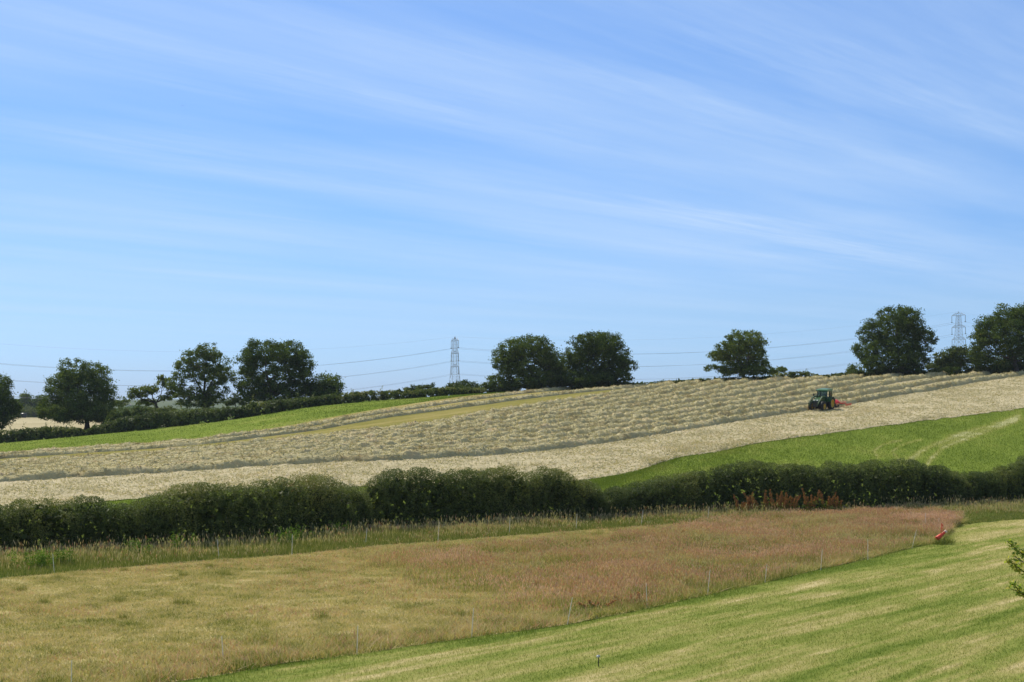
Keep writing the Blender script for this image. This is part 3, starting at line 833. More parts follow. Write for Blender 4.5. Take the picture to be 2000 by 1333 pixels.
# ------------------------------------------------------------------ hay windrows
def windrow(path, label, group, seed, H=0.62, W=3.0, wisps=26, cat='windrow'):
    rng = np.random.default_rng(seed)
    L = np.hypot(*np.diff(path, axis=0).T).sum()
    n = int(L / 0.17); P = resample(path, n)
    T = unit(np.gradient(P, axis=0)); Nn = np.stack([-T[:, 1], T[:, 0]], 1)
    s = np.linspace(0, L, n)
    m = 19; v = np.linspace(-1, 1, m)
    wig = 0.5 * (fbm(s * 0.06, s * 0 + seed, seed, 2) - 0.5) + 0.35 * (fbm(s * 0.45, s * 0 + seed, seed + 1, 2) - 0.5)
    wid = W * (0.82 + 0.45 * (fbm(s * 0.30, s * 0, seed + 2, 3) - 0.5))
    amp = np.clip(0.82 + 0.50 * (fbm(s * 0.5, s * 0 + 3.1, seed + 3, 3) - 0.4), 0.5, 1.2)
    off = wig[:, None] + v[None, :] * wid[:, None] * 0.5
    X = P[:, 0][:, None] + Nn[:, 0][:, None] * off; Y = P[:, 1][:, None] + Nn[:, 1][:, None] * off
    lump = fbm(s[:, None] * 0.75, off * 0.9, seed + 4, 3) ; fine = fbm(s[:, None] * 1.5, off * 2.2, seed + 5, 3, 0.7)
    prof = np.clip(1 - np.abs(v) ** 2.6, 0, 1)[None, :] ** 0.85
    Z0 = terrain(X, Y)
    h = H * amp[:, None] * prof * (0.78 + 0.44 * lump) + 0.44 * (fine - 0.40) * prof ** 0.5
    Z = Z0 - 0.05 + np.maximum(h, 0) + 0.03
    V = np.stack([X, Y, Z], -1).reshape(-1, 3)
    tone = np.clip(0.48 + 0.8 * (fbm(s[:, None] * 0.22, off * 0.5, seed + 6, 4, 0.6) - 0.5) + 0.5 * (lump - 0.5), 0, 1).ravel()
    loc = V[len(V) // 2].copy()
    o = link('hay_windrow', make_mesh('hay_windrow', V - loc, grid_faces(n, m)[:, ::-1], M['hay_row'], hue=tone, hue_dom='POINT', smooth=True), None, loc)
    tag(o, label, cat, group)
    k = int(L * wisps)
    i = rng.integers(0, n, k); j = rng.integers(1, m - 1, k)
    C = V.reshape(n, m, 3)[i, j] + rng.normal(size=(k, 3)) * [0.08, 0.08, 0.05] + [0, 0, 0.04]
    vis = in_view(C[:, 0], C[:, 1], C[:, 2]); C = C[vis]; k = len(C)
    Vw, Fw = leaf_cards(C, np.tile([0, 0, 1.0], (k, 1)), 0.28 + 0.4 * rng.uniform(size=k), 0.05 + 0.07 * rng.uniform(size=k), rng, 0.9)
    hw = np.clip(tone.reshape(n, m)[i, j][vis] + 0.02 + 0.16 * rng.normal(size=k), 0, 1)
    link('loose_stalks', make_mesh('loose_stalks', Vw - loc, Fw, M['row_wisp'], hue=hw), o)

ROWS = 11
ROW_LABELS = ['lowest hay windrow, bordering the smooth hay strip the tractor drives on'] + \
    ['%s hay windrow counting up the slope from the smooth hay strip' % w for w in ('second', 'third', 'fourth', 'fifth', 'sixth', 'seventh', 'eighth', 'ninth', 'tenth')] + \
    ['uppermost hay windrow of the ribbed field, bordering the bare yellow stubble strip']
for r in range(ROWS):
    t = 0.025 + 0.91 * r / (ROWS - 1)
    windrow(resample(C3, 700) * (1 - t) + resample(C4, 700) * t, ROW_LABELS[r], 'raked hay windrows on the hillside', 300 + r * 13, H=0.84, W=2.1)
windrow(resample(C5, 700) * 0.95 + resample(C6, 700) * 0.05, 'nearer of two lone hay windrows between yellow stubble strip and green margin', 'two lone hay windrows', 501, H=0.55, W=1.9)
windrow(resample(C5, 700) * 0.50 + resample(C6, 700) * 0.50, 'farther of two lone hay windrows, directly beside the green margin', 'two lone hay windrows', 517, H=0.50, W=1.9)

# ------------------------------------------------------------------ hedges
def hedge(name, label, cat, path, hts, width, leaf, dens, seed, mat, hue0=0.4, shoots=3.0, group=None, tipred=None, inner=True, zlift=0.0, aspect=0.62, bulge=0.36):
    """path: centre line on the ground (n,2); hts: heights along it"""
    rng = np.random.default_rng(seed)
    L = np.hypot(*np.diff(path, axis=0).T).sum()
    n = 400; P = resample(path, n)
    T = unit(np.gradient(P, axis=0)); Nn = np.stack([T[:, 1], -T[:, 0]], 1)    # towards the camera side
    s_ = np.linspace(0, L, n)
    Hh = np.interp(np.linspace(0, 1, n), np.linspace(0, 1, len(hts)), hts)
    hm = float(np.mean(Hh))
    peri = 2 * hm + width
    N = int(L * peri * dens)
    s = rng.uniform(0, L, N)
    # angle round the section: front foot -> top -> back foot, fewer on the far side
    q = rng.uniform(0, 1, N) ** 1.25
    th = q * math.pi
    i = (s / L * (n - 1)).astype(int).clip(0, n - 1)
    h = Hh[i]
    f = 0.58
    flat = rng.uniform(size=N) < 0.34                        # even cover over the flat top
    c_ = rng.uniform(-0.9, 0.9, N); th = np.where(flat, np.arccos(np.sign(c_) * np.abs(c_) ** (1 / f)), th)
    cx_ = np.sign(np.cos(th)) * np.abs(np.cos(th)) ** f; cz_ = np.abs(np.sin(th)) ** f
    bul = fbm(s * 0.55, th * 1.1, seed, 3) - 0.5; bul2 = fbm(s * 1.7, th * 3.0, seed + 1, 3) - 0.5
    bul3 = fbm(s * 4.2, th * 8.0, seed + 2, 2) - 0.5
    rad = 1 + bulge * 1.3 * bul + bulge * 1.7 * bul2 + 0.55 * bulge * bul3
    depth = rng.exponential(0.30, N) * (width / 3.0)
    # rounded ends
    e = np.minimum(s, L - s); ef = np.clip(e / (width * 0.5), 0.02, 1) ** 0.5
    lat = cx_ * (width * 0.5 * rad * (0.55 + 0.45 * ef) * (0.70 + 0.42 * np.minimum(cz_, 0.75)) - depth)
    bu_s = fbm(s * 0.8, np.full(N, 1.7), seed, 4, 0.6) - 0.5
    hh = h * ef ** 0.6 * (1 + bulge * 0.75 * bu_s + 0.45 * bulge * bul2)
    ver = cz_ * (hh - depth * 0.9)
    base = P[i] + T[i] * ((s / L * (n - 1) - i) * (L / n))[:, None]
    xy = base + Nn[i] * lat[:, None]
    z0 = terrain(xy[:, 0], xy[:, 1]) + zlift
    C = np.stack([xy[:, 0], xy[:, 1], z0 + np.maximum(ver, 0.02)], 1)
    keep = (bul2 + 0.06 * rng.normal(size=N)) > -0.13
    nrm = np.stack([Nn[i, 0] * np.cos(th), Nn[i, 1] * np.cos(th), np.sin(th) + 0.2], 1)
    C, nrm, s1, cz1, b1 = C[keep], nrm[keep], s[keep], cz_[keep], bul2[keep]
    k = len(C)
    V, F = leaf_cards(C, nrm, leaf * (0.6 + 0.8 * rng.uniform(size=k)), leaf * aspect * (0.6 + 0.8 * rng.uniform(size=k)), rng, 0.9)
    kind_ = fbm(s1 * 0.35, s1 * 0 + seed, seed + 5, 3)
    hu = hue0 + 0.10 + 0.85 * (kind_ - 0.5) + 0.12 * rng.normal(size=k) + 0.22 * b1
    hu = np.clip(hu, 0.02, 0.82)
    parts = [(V, F, hu)]; sprigs = None
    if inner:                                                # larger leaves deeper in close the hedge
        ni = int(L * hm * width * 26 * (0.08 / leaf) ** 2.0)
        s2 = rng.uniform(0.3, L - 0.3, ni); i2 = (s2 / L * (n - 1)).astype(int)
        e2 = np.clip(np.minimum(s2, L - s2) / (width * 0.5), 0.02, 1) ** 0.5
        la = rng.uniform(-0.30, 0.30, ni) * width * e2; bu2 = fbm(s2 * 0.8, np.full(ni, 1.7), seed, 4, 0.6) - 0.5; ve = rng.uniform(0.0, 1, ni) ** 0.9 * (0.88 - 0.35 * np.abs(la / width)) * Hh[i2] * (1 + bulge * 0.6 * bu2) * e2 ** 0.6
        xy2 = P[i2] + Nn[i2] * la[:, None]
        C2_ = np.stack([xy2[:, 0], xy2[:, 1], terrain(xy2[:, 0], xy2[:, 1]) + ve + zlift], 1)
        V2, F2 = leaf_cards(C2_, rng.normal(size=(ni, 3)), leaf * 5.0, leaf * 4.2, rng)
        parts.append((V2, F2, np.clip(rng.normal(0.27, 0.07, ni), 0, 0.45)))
    if shoots > 0:                                           # upright sprigs over the top
        ns = int(L * shoots)
        s3 = rng.uniform(0.4, L - 0.4, ns); i3 = (s3 / L * (n - 1)).astype(int)
        e3 = np.clip(np.minimum(s3, L - s3) / (width * 0.5), 0.02, 1) ** 0.3
        la = rng.uniform(-0.46, 0.46, ns) * width
        bu = fbm(s3 * 0.8, np.full(ns, 1.7), seed, 4, 0.6) - 0.5
        hb = Hh[i3] * e3 * (1 + bulge * 0.6 * bu) * (1 - 0.55 * np.abs(la / width) ** 1.5) - 0.35
        ln = np.where(rng.uniform(size=ns) < 0.84, rng.uniform(0.06, 0.30, ns), rng.uniform(0.5, 1.35, ns)) * min(1.0, hm / 2.2) * (leaf / 0.09) ** 0.3
        per = 18
        j = np.repeat(np.arange(ns), per); tt = np.tile(np.linspace(0, 1, per), ns) + rng.uniform(-0.05, 0.05, ns * per)
        lx = rng.normal(size=(ns, 2)) * 0.22
        xy3 = (P[i3] + Nn[i3] * la[:, None])[j] + lx[j] * (tt * ln[j])[:, None] + rng.normal(size=(ns * per, 2)) * leaf * 0.5
        z3 = terrain(xy3[:, 0], xy3[:, 1]) + hb[j] + tt * ln[j] + zlift
        C3_ = np.stack([xy3[:, 0], xy3[:, 1], z3], 1)
        V3, F3 = leaf_cards(C3_, np.tile([0, 0, 0.6], (len(C3_), 1)), leaf * (1.45 - 0.6 * tt) , leaf * 0.75 * (1.3 - 0.5 * tt), rng, 1.0)
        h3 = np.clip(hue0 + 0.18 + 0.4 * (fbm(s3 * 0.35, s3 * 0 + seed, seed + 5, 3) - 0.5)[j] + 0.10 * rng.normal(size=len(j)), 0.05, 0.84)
        if tipred is not None:
            a, b = tipred
            r_ = (s3 / L > a) & (s3 / L < b) & (rng.uniform(size=ns) < 0.6)
            h3 = np.where(r_[j] & (tt > 0.15), rng.uniform(0.88, 1.0, len(j)), h3)
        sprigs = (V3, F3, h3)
    loc = np.array([P[n // 2, 0], P[n // 2, 1], float(terrain(P[n // 2, 0], P[n // 2, 1]))])
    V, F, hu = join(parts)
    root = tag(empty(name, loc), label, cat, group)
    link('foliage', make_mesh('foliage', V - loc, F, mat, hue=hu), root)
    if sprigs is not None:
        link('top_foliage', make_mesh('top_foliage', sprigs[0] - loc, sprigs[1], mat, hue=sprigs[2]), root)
    return root

def px_path(p0, p1, off, n=60):
    """stretch of the near hedge between two photo columns"""
    u = np.linspace((p0 - CX) / F_PX, (p1 - CX) / F_PX, n)
    d = np.interp(u, U_D, T_H) + off
    return np.stack([u * d, d], 1)

def near_hedge(label, p0, p1, tops, seed, **kw):
    path = px_path(p0, p1, 1.6)
    pxs = np.linspace(p0, p1, 40)
    ty = np.interp(pxs, [t[0] for t in tops], [t[1] for t in tops])
    pp = np.stack([np.interp(pxs, np.linspace(p0, p1, 60), path[:, k]) for k in (0, 1)], 1)
    zt = np.array([at_depth(a, b[1] + 0.3, c)[2] for a, b, c in zip(pxs, pp, ty)])
    hts = np.maximum(zt - terrain(pp[:, 0], pp[:, 1]), 0.8)
    kw.setdefault('width', 3.0)
    return hedge('hedge', label, 'hedge', path, hts, kw.pop('width'), kw.pop('leaf', 0.08), kw.pop('dens', 380), seed, M['leaf_hedge'], group='near hedge along the meadow', **kw)

near_hedge('lower hedge on the left with feathery yellow-green and reddish tips', -130, 722,
           [(-130, 991), (0, 981), (60, 974), (120, 975), (170, 991), (210, 976), (260, 959), (340, 949), (390, 959), (430, 946), (520, 937), (600, 935), (650, 945), (722, 949)], 901, hue0=0.50, shoots=9, tipred=(0.70, 0.86))
near_hedge('taller dense dark hedge in the middle, ending at the dip', 708, 1182,
           [(708, 941), (722, 921), (800, 921), (900, 921), (1000, 915), (1060, 917), (1100, 925), (1130, 939), (1160, 953), (1182, 976)], 902, hue0=0.40, shoots=10)
near_hedge('long dark hedge right of the dip, in front of the green pasture', 1160, 1885,
           [(1160, 966), (1200, 953), (1240, 949), (1300, 931), (1360, 921), (1420, 909), (1480, 905), (1560, 907), (1620, 907), (1680, 901), (1740, 899), (1790, 907), (1820, 917), (1885, 925)], 903, hue0=0.33, shoots=6)
near_hedge('short stretch of dark hedge rising at the right edge of the view', 1860, 2420,
           [(1860, 931), (1900, 921), (1940, 923), (1965, 909), (2000, 899), (2130, 896), (2420, 890)], 904, hue0=0.33, shoots=5)

# far hedges along the top of the field
def far_hedge(label, p0, p1, tops, seed, off=1.5, width=3.0, mat='leaf_hedge', leaf=0.26, dens=26, hue0=0.42, shoots=2.0, base=None, cat='hedge', **kw):
    pxs = np.linspace(p0, p1, 40)
    if base is None:
        qx, _ = poly_px(C7)
        o = np.argsort(qx); Y = np.interp(pxs, qx[o], C7[:, 1][o]) + off
    else:
        Y = np.full(40, float(base))
    X = px(pxs) * Y / CP
    path = np.stack([X, Y], 1)
    ty = np.interp(pxs, [t[0] for t in tops], [t[1] for t in tops])
    zt = np.array([at_depth(a, b, c)[2] for a, b, c in zip(pxs, Y, ty)])
    hts = np.maximum(zt - terrain(X, Y), 0.35)
    return hedge('hedge' if cat == 'hedge' else 'shrub', label, cat, path, hts, width, leaf, dens, seed, M[mat], hue0=hue0, shoots=shoots, group=kw.pop('group', 'far hedges along the top of the field'), **kw)
far_hedge('low dark hedge at far left, below the distant hay field', -120, 172, [(-120, 845), (0, 841), (60, 836), (110, 833), (172, 838)], 911, hue0=0.36)
far_hedge('dark shaded hedge under the four left oaks', 168, 492, [(168, 838), (210, 824), (250, 812), (300, 806), (400, 798), (492, 793)], 912, hue0=0.36)
far_hedge('pale green hedge behind the dark one beneath the small sparse oak', 205, 350, [(205, 806), (250, 797), (320, 795), (350, 793)], 913, off=16, mat='leaf_pale', hue0=0.6, width=4)
far_hedge('shaded hedge below the broad oak and round thicket', 470, 668, [(470, 796), (490, 786), (560, 780), (620, 774), (668, 768)], 914, hue0=0.40)
far_hedge('long sunlit hedge running up toward the left pylon', 655, 950, [(655, 769), (700, 765), (760, 764), (800, 762), (860, 758), (900, 757), (950, 757)], 915, hue0=0.56, shoots=3)
far_hedge('dark undergrowth beneath the paired oaks', 952, 1246, [(952, 757), (1000, 749), (1060, 744), (1100, 742), (1180, 744), (1246, 751)], 925, base=303.5, width=3.5, hue0=0.30, group='undergrowth beneath the oaks')
far_hedge('dark undergrowth below the big round oak', 1690, 1812, [(1690, 725), (1740, 716), (1780, 716), (1812, 724)], 926, base=305, width=3.0, hue0=0.30, group='undergrowth beneath the oaks')
far_hedge('dark undergrowth below the right edge oak', 1890, 2090, [(1890, 718), (1940, 710), (2000, 710), (2090, 712)], 927, base=303.5, width=3.0, hue0=0.30, group='undergrowth beneath the oaks')
far_hedge('low hedge on the crest right of the paired oaks', 1118, 1262, [(1118, 750), (1150, 748), (1180, 746), (1230, 748), (1262, 750)], 916, base=305, width=2.0, mat='leaf_pale', hue0=0.42)
far_hedge('thin row of tall weeds on the crest left of the lone oak', 1252, 1412, [(1252, 748), (1300, 744), (1330, 743), (1370, 740), (1412, 738)], 917, base=306, width=1.0, mat='leaf_pale', hue0=0.5, shoots=6)
far_hedge('low bramble hedge at the foot of the lone oak', 1390, 1512, [(1390, 741), (1430, 737), (1480, 736), (1512, 734)], 918, base=304, width=2.0, mat='leaf_pale', hue0=0.35)
far_hedge('rounded hedge just right of the lone oak', 1495, 1602, [(1495, 735), (1520, 728), (1545, 726), (1570, 726), (1590, 730), (1602, 733)], 919, base=308, width=2.4, hue0=0.48)
far_hedge('ragged low hedge above the tractor toward the big round oak', 1585, 1712, [(1585, 733), (1620, 731), (1650, 728), (1680, 722), (1712, 724)], 920, base=306, width=2.0, mat='leaf_pale', hue0=0.36)
far_hedge('low pale hedge between the big round oak and the right edge oak', 1800, 2080, [(1800, 725), (1830, 719), (1860, 717), (1900, 718), (2080, 714)], 921, base=304, width=2.4, mat='leaf_pale', hue0=0.36)

# ------------------------------------------------------------------ trees
def tree(name, label, depth, base_px, blobs, seed, mat='leaf_tree', leaf=0.31, dens=1.25, trunk_r=0.42, hue0=0.42, group=None, cat='tree', base_y=None, zdepth=0.9, hole=0.5, limbs=True):
    """blobs: crown lobes given as photo column, row, half width, half height; built as ellipsoids at the tree's distance"""
    rng = np.random.default_rng(seed)
    sc_ = depth / F_PX
    x0 = float(px(base_px)) * depth / CP
    base = np.array([x0, depth, float(terrain(x0, depth))])
    if base_y is not None: base[2] = at_depth(base_px, depth, base_y)[2]
    Cs = np.array([at_depth(b[0], depth, b[1]) for b in blobs]); Rx = np.array([b[2] for b in blobs]) * sc_ * 1.05; Rz = np.array([b[3] for b in blobs]) * sc_ * 1.04
    Ry = np.maximum(Rx, Rz) * zdepth
    wid = Cs[:, 0].max() - Cs[:, 0].min() + Rx.max()
    Cs[:, 1] += rng.uniform(-0.16, 0.16, len(blobs)) * wid
    parts = []
    for c, rx, ry, rz in zip(Cs, Rx, Ry, Rz):
        area = 4 * math.pi * ((rx * ry) ** 1.6 / 3 + (rx * rz) ** 1.6 / 3 + (ry * rz) ** 1.6 / 3) ** (1 / 1.6)
        nc = max(6, int(area * 0.62 * dens / (leaf / 0.46) ** 1.5))    # clumps over the lobe's surface, some inside
        d = unit(rng.normal(size=(nc, 3)))
        rr = np.where(rng.uniform(size=nc) < 0.78, rng.uniform(0.80, 1.04, nc), rng.uniform(0.25, 0.8, nc))
        lobe = vnoise(d[:, 0] * 2.3 + c[0], d[:, 2] * 2.3 + d[:, 1] * 2.1 + c[2], seed)
        rr = rr * (0.76 + 0.50 * lobe)
        gap = vnoise(d[:, 0] * 3.7 + c[2], d[:, 2] * 3.7 + d[:, 1] * 3.1, seed + 3)
        kk = gap > 0.17
        d, rr = d[kk], rr[kk]; nc = len(d)
        cc = c + d * rr[:, None] * [rx, ry, rz]
        cr = (0.55 + 0.5 * rng.uniform(size=nc)) * (leaf / 0.46) * min(1.0, 0.45 + 0.30 * min(rx, rz))
        per = 40
        j = np.repeat(np.arange(nc), per)
        off = rng.normal(size=(nc * per, 3)) * [0.62, 0.62, 0.42] * cr[j][:, None]
        P = cc[j] + off
        nrm = unit(off + d[j] * 0.5 + [0, 0, 0.4])
        V, F = leaf_cards(P, nrm, leaf * (0.55 + 0.7 * rng.uniform(size=len(P))), leaf * 0.72 * (0.55 + 0.7 * rng.uniform(size=len(P))), rng, 0.8)
        tone = hue0 + 0.12 * rng.normal(size=nc)[j] + 0.12 * rng.normal(size=len(P))
        parts.append((V, F, np.clip(tone, 0, 1)))
    V, F, hu = join(parts)
    root = tag(empty(name, base), label, cat, group)
    mb = MB()
    top = Cs.mean(0); low = (Cs[:, 2] - Rz).min()
    fork = base + (top - base) * [0.35, 0.3, 0.42]; fork[2] = max(fork[2], base[2] + 0.8)
    mid = (base + fork) / 2 + [rng.normal() * 0.15, 0, 0]
    mb.tube(np.array([base - [0, 0, 0.5], base + [0, 0, 0.25], mid, fork]) - base, [trunk_r * 1.7, trunk_r * 1.15, trunk_r * 0.95, trunk_r * 0.75], 10)
    if limbs:
        for c, rx in zip(Cs, Rx):
            a = fork + rng.normal(size=3) * 0.1
            m1 = a + (c - a) * 0.45 + rng.normal(size=3) * 0.12 * np.linalg.norm(c - a) * [1, 1, 0.6]
            mb.tube(np.array([a - (a - mid) * 0.15, m1, c]) - base, [trunk_r * 0.5, trunk_r * 0.3, trunk_r * 0.12], 6)
            for _ in range(4):
                d = unit(rng.normal(size=3)) * rx * 0.8
                st = m1 + (c - m1) * rng.uniform(0.2, 0.9)
                mb.tube(np.array([st, st + d * 0.5 + [0, 0, 0.15], st + d]) - base, [trunk_r * 0.17, trunk_r * 0.10, 0.03], 5)
    mb.build('trunk', M['bark'], root, smooth=True)
    link('crown', make_mesh('crown', V - base, F, M[mat], hue=hu), root)
    return root

G_OAK = 'hedgerow oaks along the skyline'
tree('oak_tree', 'dark oak cut off by the left edge of the photo', 300, -14, [(-25, 765, 38, 34), (3, 762, 24, 28), (-5, 800, 34, 24), (16, 800, 20, 22), (-45, 790, 34, 35), (-5, 822, 26, 14)], 1001, group=G_OAK, base_y=850, hue0=0.3)
tree('oak_tree', 'wide oak with crown reaching low over the distant hay field', 301, 172, [(152, 728, 34, 24), (186, 738, 28, 28), (120, 758, 34, 28), (162, 770, 46, 34), (206, 765, 22, 26), (103, 792, 28, 22), (150, 803, 48, 20), (203, 800, 32, 20), (231, 786, 12, 12), (88, 810, 14, 10), (128, 745, 20, 18), (128, 814, 30, 10), (205, 816, 28, 10), (170, 808, 30, 14)], 1002, group=G_OAK, base_y=836, hue0=0.5)
tree('oak_tree', 'small sparse open oak between two larger ones', 308, 308, [(276, 766, 19, 8), (262, 774, 10, 5), (296, 760, 14, 8), (318, 745, 12, 10), (334, 760, 12, 10), (284, 786, 16, 6), (326, 776, 10, 6)], 1003, group=G_OAK, base_y=800, dens=1.35, trunk_r=0.3, hue0=0.62, leaf=0.4)
tree('oak_tree', 'airy oak with tall rounded top and gaps between its limbs', 303, 403, [(412, 688, 28, 15), (386, 703, 28, 18), (428, 710, 24, 18), (364, 724, 24, 20), (408, 735, 40, 22), (446, 736, 16, 12), (350, 752, 18, 16), (384, 770, 32, 16), (430, 764, 20, 14), (345, 775, 12, 14), (418, 782, 16, 8), (398, 784, 28, 11), (372, 788, 16, 8)], 1004, group=G_OAK, base_y=797, dens=0.92, hue0=0.55)
tree('oak_tree', 'broad dense oak, tallest of the left group', 300, 528, [(520, 688, 40, 20), (560, 690, 36, 20), (491, 706, 24, 22), (590, 708, 20, 24), (540, 728, 56, 32), (474, 733, 16, 14), (599, 736, 14, 10), (500, 764, 32, 20), (556, 768, 46, 22), (470, 752, 10, 8), (590, 758, 18, 16)], 1005, group=G_OAK, base_y=797, hue0=0.36)
tree('thicket_tree', 'low round thicket right of the broad oak', 302, 635, [(636, 750, 28, 17), (616, 760, 20, 14), (655, 758, 16, 14), (635, 768, 34, 10)], 1006, group=G_OAK, base_y=780, hue0=0.34, trunk_r=0.25, leaf=0.4, dens=1.2)
tree('oak_tree', 'left oak of the touching pair on the crest', 303, 1032, [(1036, 676, 34, 18), (1005, 688, 30, 22), (984, 706, 22, 20), (1062, 690, 22, 22), (1040, 712, 44, 32), (1075, 718, 18, 30), (1000, 722, 26, 16), (1048, 742, 42, 16), (1080, 744, 22, 14), (1090, 712, 16, 16), (1092, 735, 20, 18)], 1007, group=G_OAK, hue0=0.45)
tree('oak_tree', 'right oak of the touching pair on the crest, with a long low limb', 303, 1163, [(1160, 672, 38, 22), (1188, 668, 30, 18), (1132, 692, 30, 26), (1204, 690, 24, 24), (1110, 716, 26, 28), (1168, 712, 52, 32), (1222, 714, 20, 14), (1218, 734, 18, 12), (1150, 740, 56, 15), (1192, 735, 24, 14)], 1008, group=G_OAK, hue0=0.26)
tree('oak_tree', 'lone spreading oak on the crest left of the tractor', 305, 1453, [(1448, 660, 32, 14), (1474, 674, 24, 18), (1428, 682, 32, 16), (1404, 697, 24, 9), (1455, 697, 44, 24), (1482, 706, 18, 18), (1392, 720, 14, 6), (1432, 722, 32, 12), (1472, 724, 28, 10), (1496, 716, 10, 8)], 1009, group=G_OAK, hue0=0.46, dens=1.05, trunk_r=0.36)
tree('oak_tree', 'big round oak right of the tractor, taller than its neighbours', 304, 1758, [(1745, 623, 34, 20), (1774, 626, 28, 24), (1712, 648, 28, 24), (1755, 652, 48, 36), (1800, 652, 22, 18), (1694, 684, 22, 24), (1744, 692, 54, 34), (1800, 688, 22, 20), (1700, 712, 26, 14), (1776, 712, 30, 14), (1815, 662, 10, 12)], 1010, group=G_OAK, hue0=0.30, dens=1.15)
tree('oak_tree', 'massive oak cut off by the right edge of the photo', 302, 1984, [(1975, 620, 40, 20), (2010, 622, 40, 26), (1930, 642, 32, 22), (1960, 660, 56, 32), (1906, 668, 16, 18), (2020, 668, 50, 38), (1912, 692, 22, 18), (1950, 702, 46, 20), (2030, 702, 40, 20)], 1011, group=G_OAK, hue0=0.36, dens=1.1)
tree('shrub_tree', 'pale bushy tree in front of the right pylon', 308, 1858, [(1862, 690, 24, 12), (1845, 703, 22, 13), (1882, 700, 22, 20), (1856, 716, 32, 12), (1828, 719, 16, 7)], 1012, mat='leaf_pale', hue0=0.55, trunk_r=0.25, dens=1.0, leaf=0.42, group='bushes on the crest')
tree('shrub_tree', 'small dark bush tucked at the left foot of the big round oak', 325, 1668, [(1668, 722, 15, 9), (1660, 727, 10, 6)], 1013, hue0=0.4, trunk_r=0.2, leaf=0.4, group='bushes on the crest')
tree('shrub_tree', 'low bush at the right foot of the lone oak', 312, 1518, [(1520, 723, 14, 6), (1508, 727, 12, 6)], 1014, hue0=0.5, trunk_r=0.18, leaf=0.36, group='bushes on the crest')
tree('shrub_tree', 'rounded bush in front of the left pylon foot', 306, 895, [(900, 757, 30, 10), (880, 762, 22, 7), (920, 762, 20, 8)], 1015, mat='leaf_pale', hue0=0.42, trunk_r=0.18, leaf=0.34, group='bushes on the crest')
tree('shrub_tree', 'dark bush leaning against the left of the paired oaks', 304, 972, [(972, 750, 28, 12), (955, 757, 16, 8), (995, 752, 18, 14)], 1016, hue0=0.5, trunk_r=0.2, leaf=0.36, group='bushes on the crest')
tree('shrub_tree', 'small bush standing up from the sunlit hedge left of the pylon', 303, 815, [(820, 759, 16, 6), (842, 758, 11, 6), (796, 762, 12, 5)], 1017, mat='leaf_pale', hue0=0.5, trunk_r=0.14, leaf=0.32, group='bushes on the crest')
tree('shrub_tree', 'rounded bush in the gap between the airy oak and the broad oak', 312, 462, [(462, 780, 16, 10), (450, 786, 10, 7), (478, 784, 12, 9)], 1018, mat='leaf_pale', hue0=0.5, trunk_r=0.16, leaf=0.36, group='bushes on the crest')
tree('far_tree', 'faint distant tree with narrow crown beyond the far hay field', 800, 47, [(47, 782, 8, 10), (52, 776, 5, 5), (42, 792, 7, 8)], 1019, leaf=1.0, trunk_r=0.4, base_y=816, group='trees at the end of the far hay field')
tree('far_tree', 'dark rounded distant tree beside the narrow one', 800, 70, [(68, 790, 14, 11), (80, 786, 10, 9), (60, 797, 10, 8)], 1020, leaf=1.0, trunk_r=0.4, base_y=816, group='trees at the end of the far hay field', hue0=0.3)
tree('far_bush', 'pale green bush at the end of the far hay field', 790, 55, [(52, 803, 16, 7), (68, 806, 14, 6), (40, 808, 12, 5), (84, 806, 14, 7)], 1021, mat='leaf_pale', leaf=0.8, trunk_r=0.2, base_y=817, hue0=0.7, group='trees at the end of the far hay field')
tree('flowering_shrub', 'small shrub with white blossom at the foot of the wide oak', 297, 140, [(138, 845, 7, 6), (132, 852, 8, 5)], 1022, mat='leaf_pale', leaf=0.25, trunk_r=0.06, base_y=857, hue0=0.5)
def blossom():
    root = [o for o in COL.objects if o.name.startswith('flowering_shrub')][0]
    c = np.array(at_depth(138, 296.4, 843)) - np.array(root.location)
    P = c + RNG.normal(size=(60, 3)) * [0.28, 0.2, 0.26]
    V, F = leaf_cards(P, np.tile([0, -1, 1.0], (60, 1)), 0.16, 0.14)
    link('blossom', make_mesh('blossom', V, F, M['white_flower']), root)
blossom()

# ------------------------------------------------------------------ fence posts
def post_mesh():
    mb = MB()
    mb.tube(np.array([[0, 0, -0.08], [0, 0, 0.3], [0, 0, 0.97], [0, 0, 1.0]]), [0.014, 0.014, 0.012, 0.007], 8)
    for z in (0.35, 0.55, 0.75, 0.93):
        mb.box(0.008, 0.028, -0.006, 0.006, z - 0.012, z + 0.012)
    mb.box(-0.02, 0.075, -0.012, 0.012, 0.01, 0.03)
    F = [np.concatenate(mb.F3), np.concatenate(mb.F4)]
    return make_mesh('fence_post', np.concatenate(mb.V), F, M['post_white'], smooth=False)
PM = post_mesh()
def fence_post(b, t, label, group):
    g = ground_at(*b) if b[1] < 1400 else ground_at(b[0], b[1])
    z = float(terrain(g[0], g[1]))
    p = np.array([g[0], g[1], z]); q = at_depth(t[0], g[1], t[1])
    v = Vector(q - p); L = v.length
    o = bpy.data.objects.new('fence_post', PM); COL.objects.link(o)
    o.location = p; o.scale = (1, 1, L); o.rotation_euler = v.to_track_quat('Z', 'Y').to_euler()
    tag(o, label, 'fence post', group)
NEAR = 'thin white post standing upright in the fence between meadow and lawn'
G1, G2 = 'white fence posts between meadow and lawn', 'white fence posts in the verge before the near hedge'
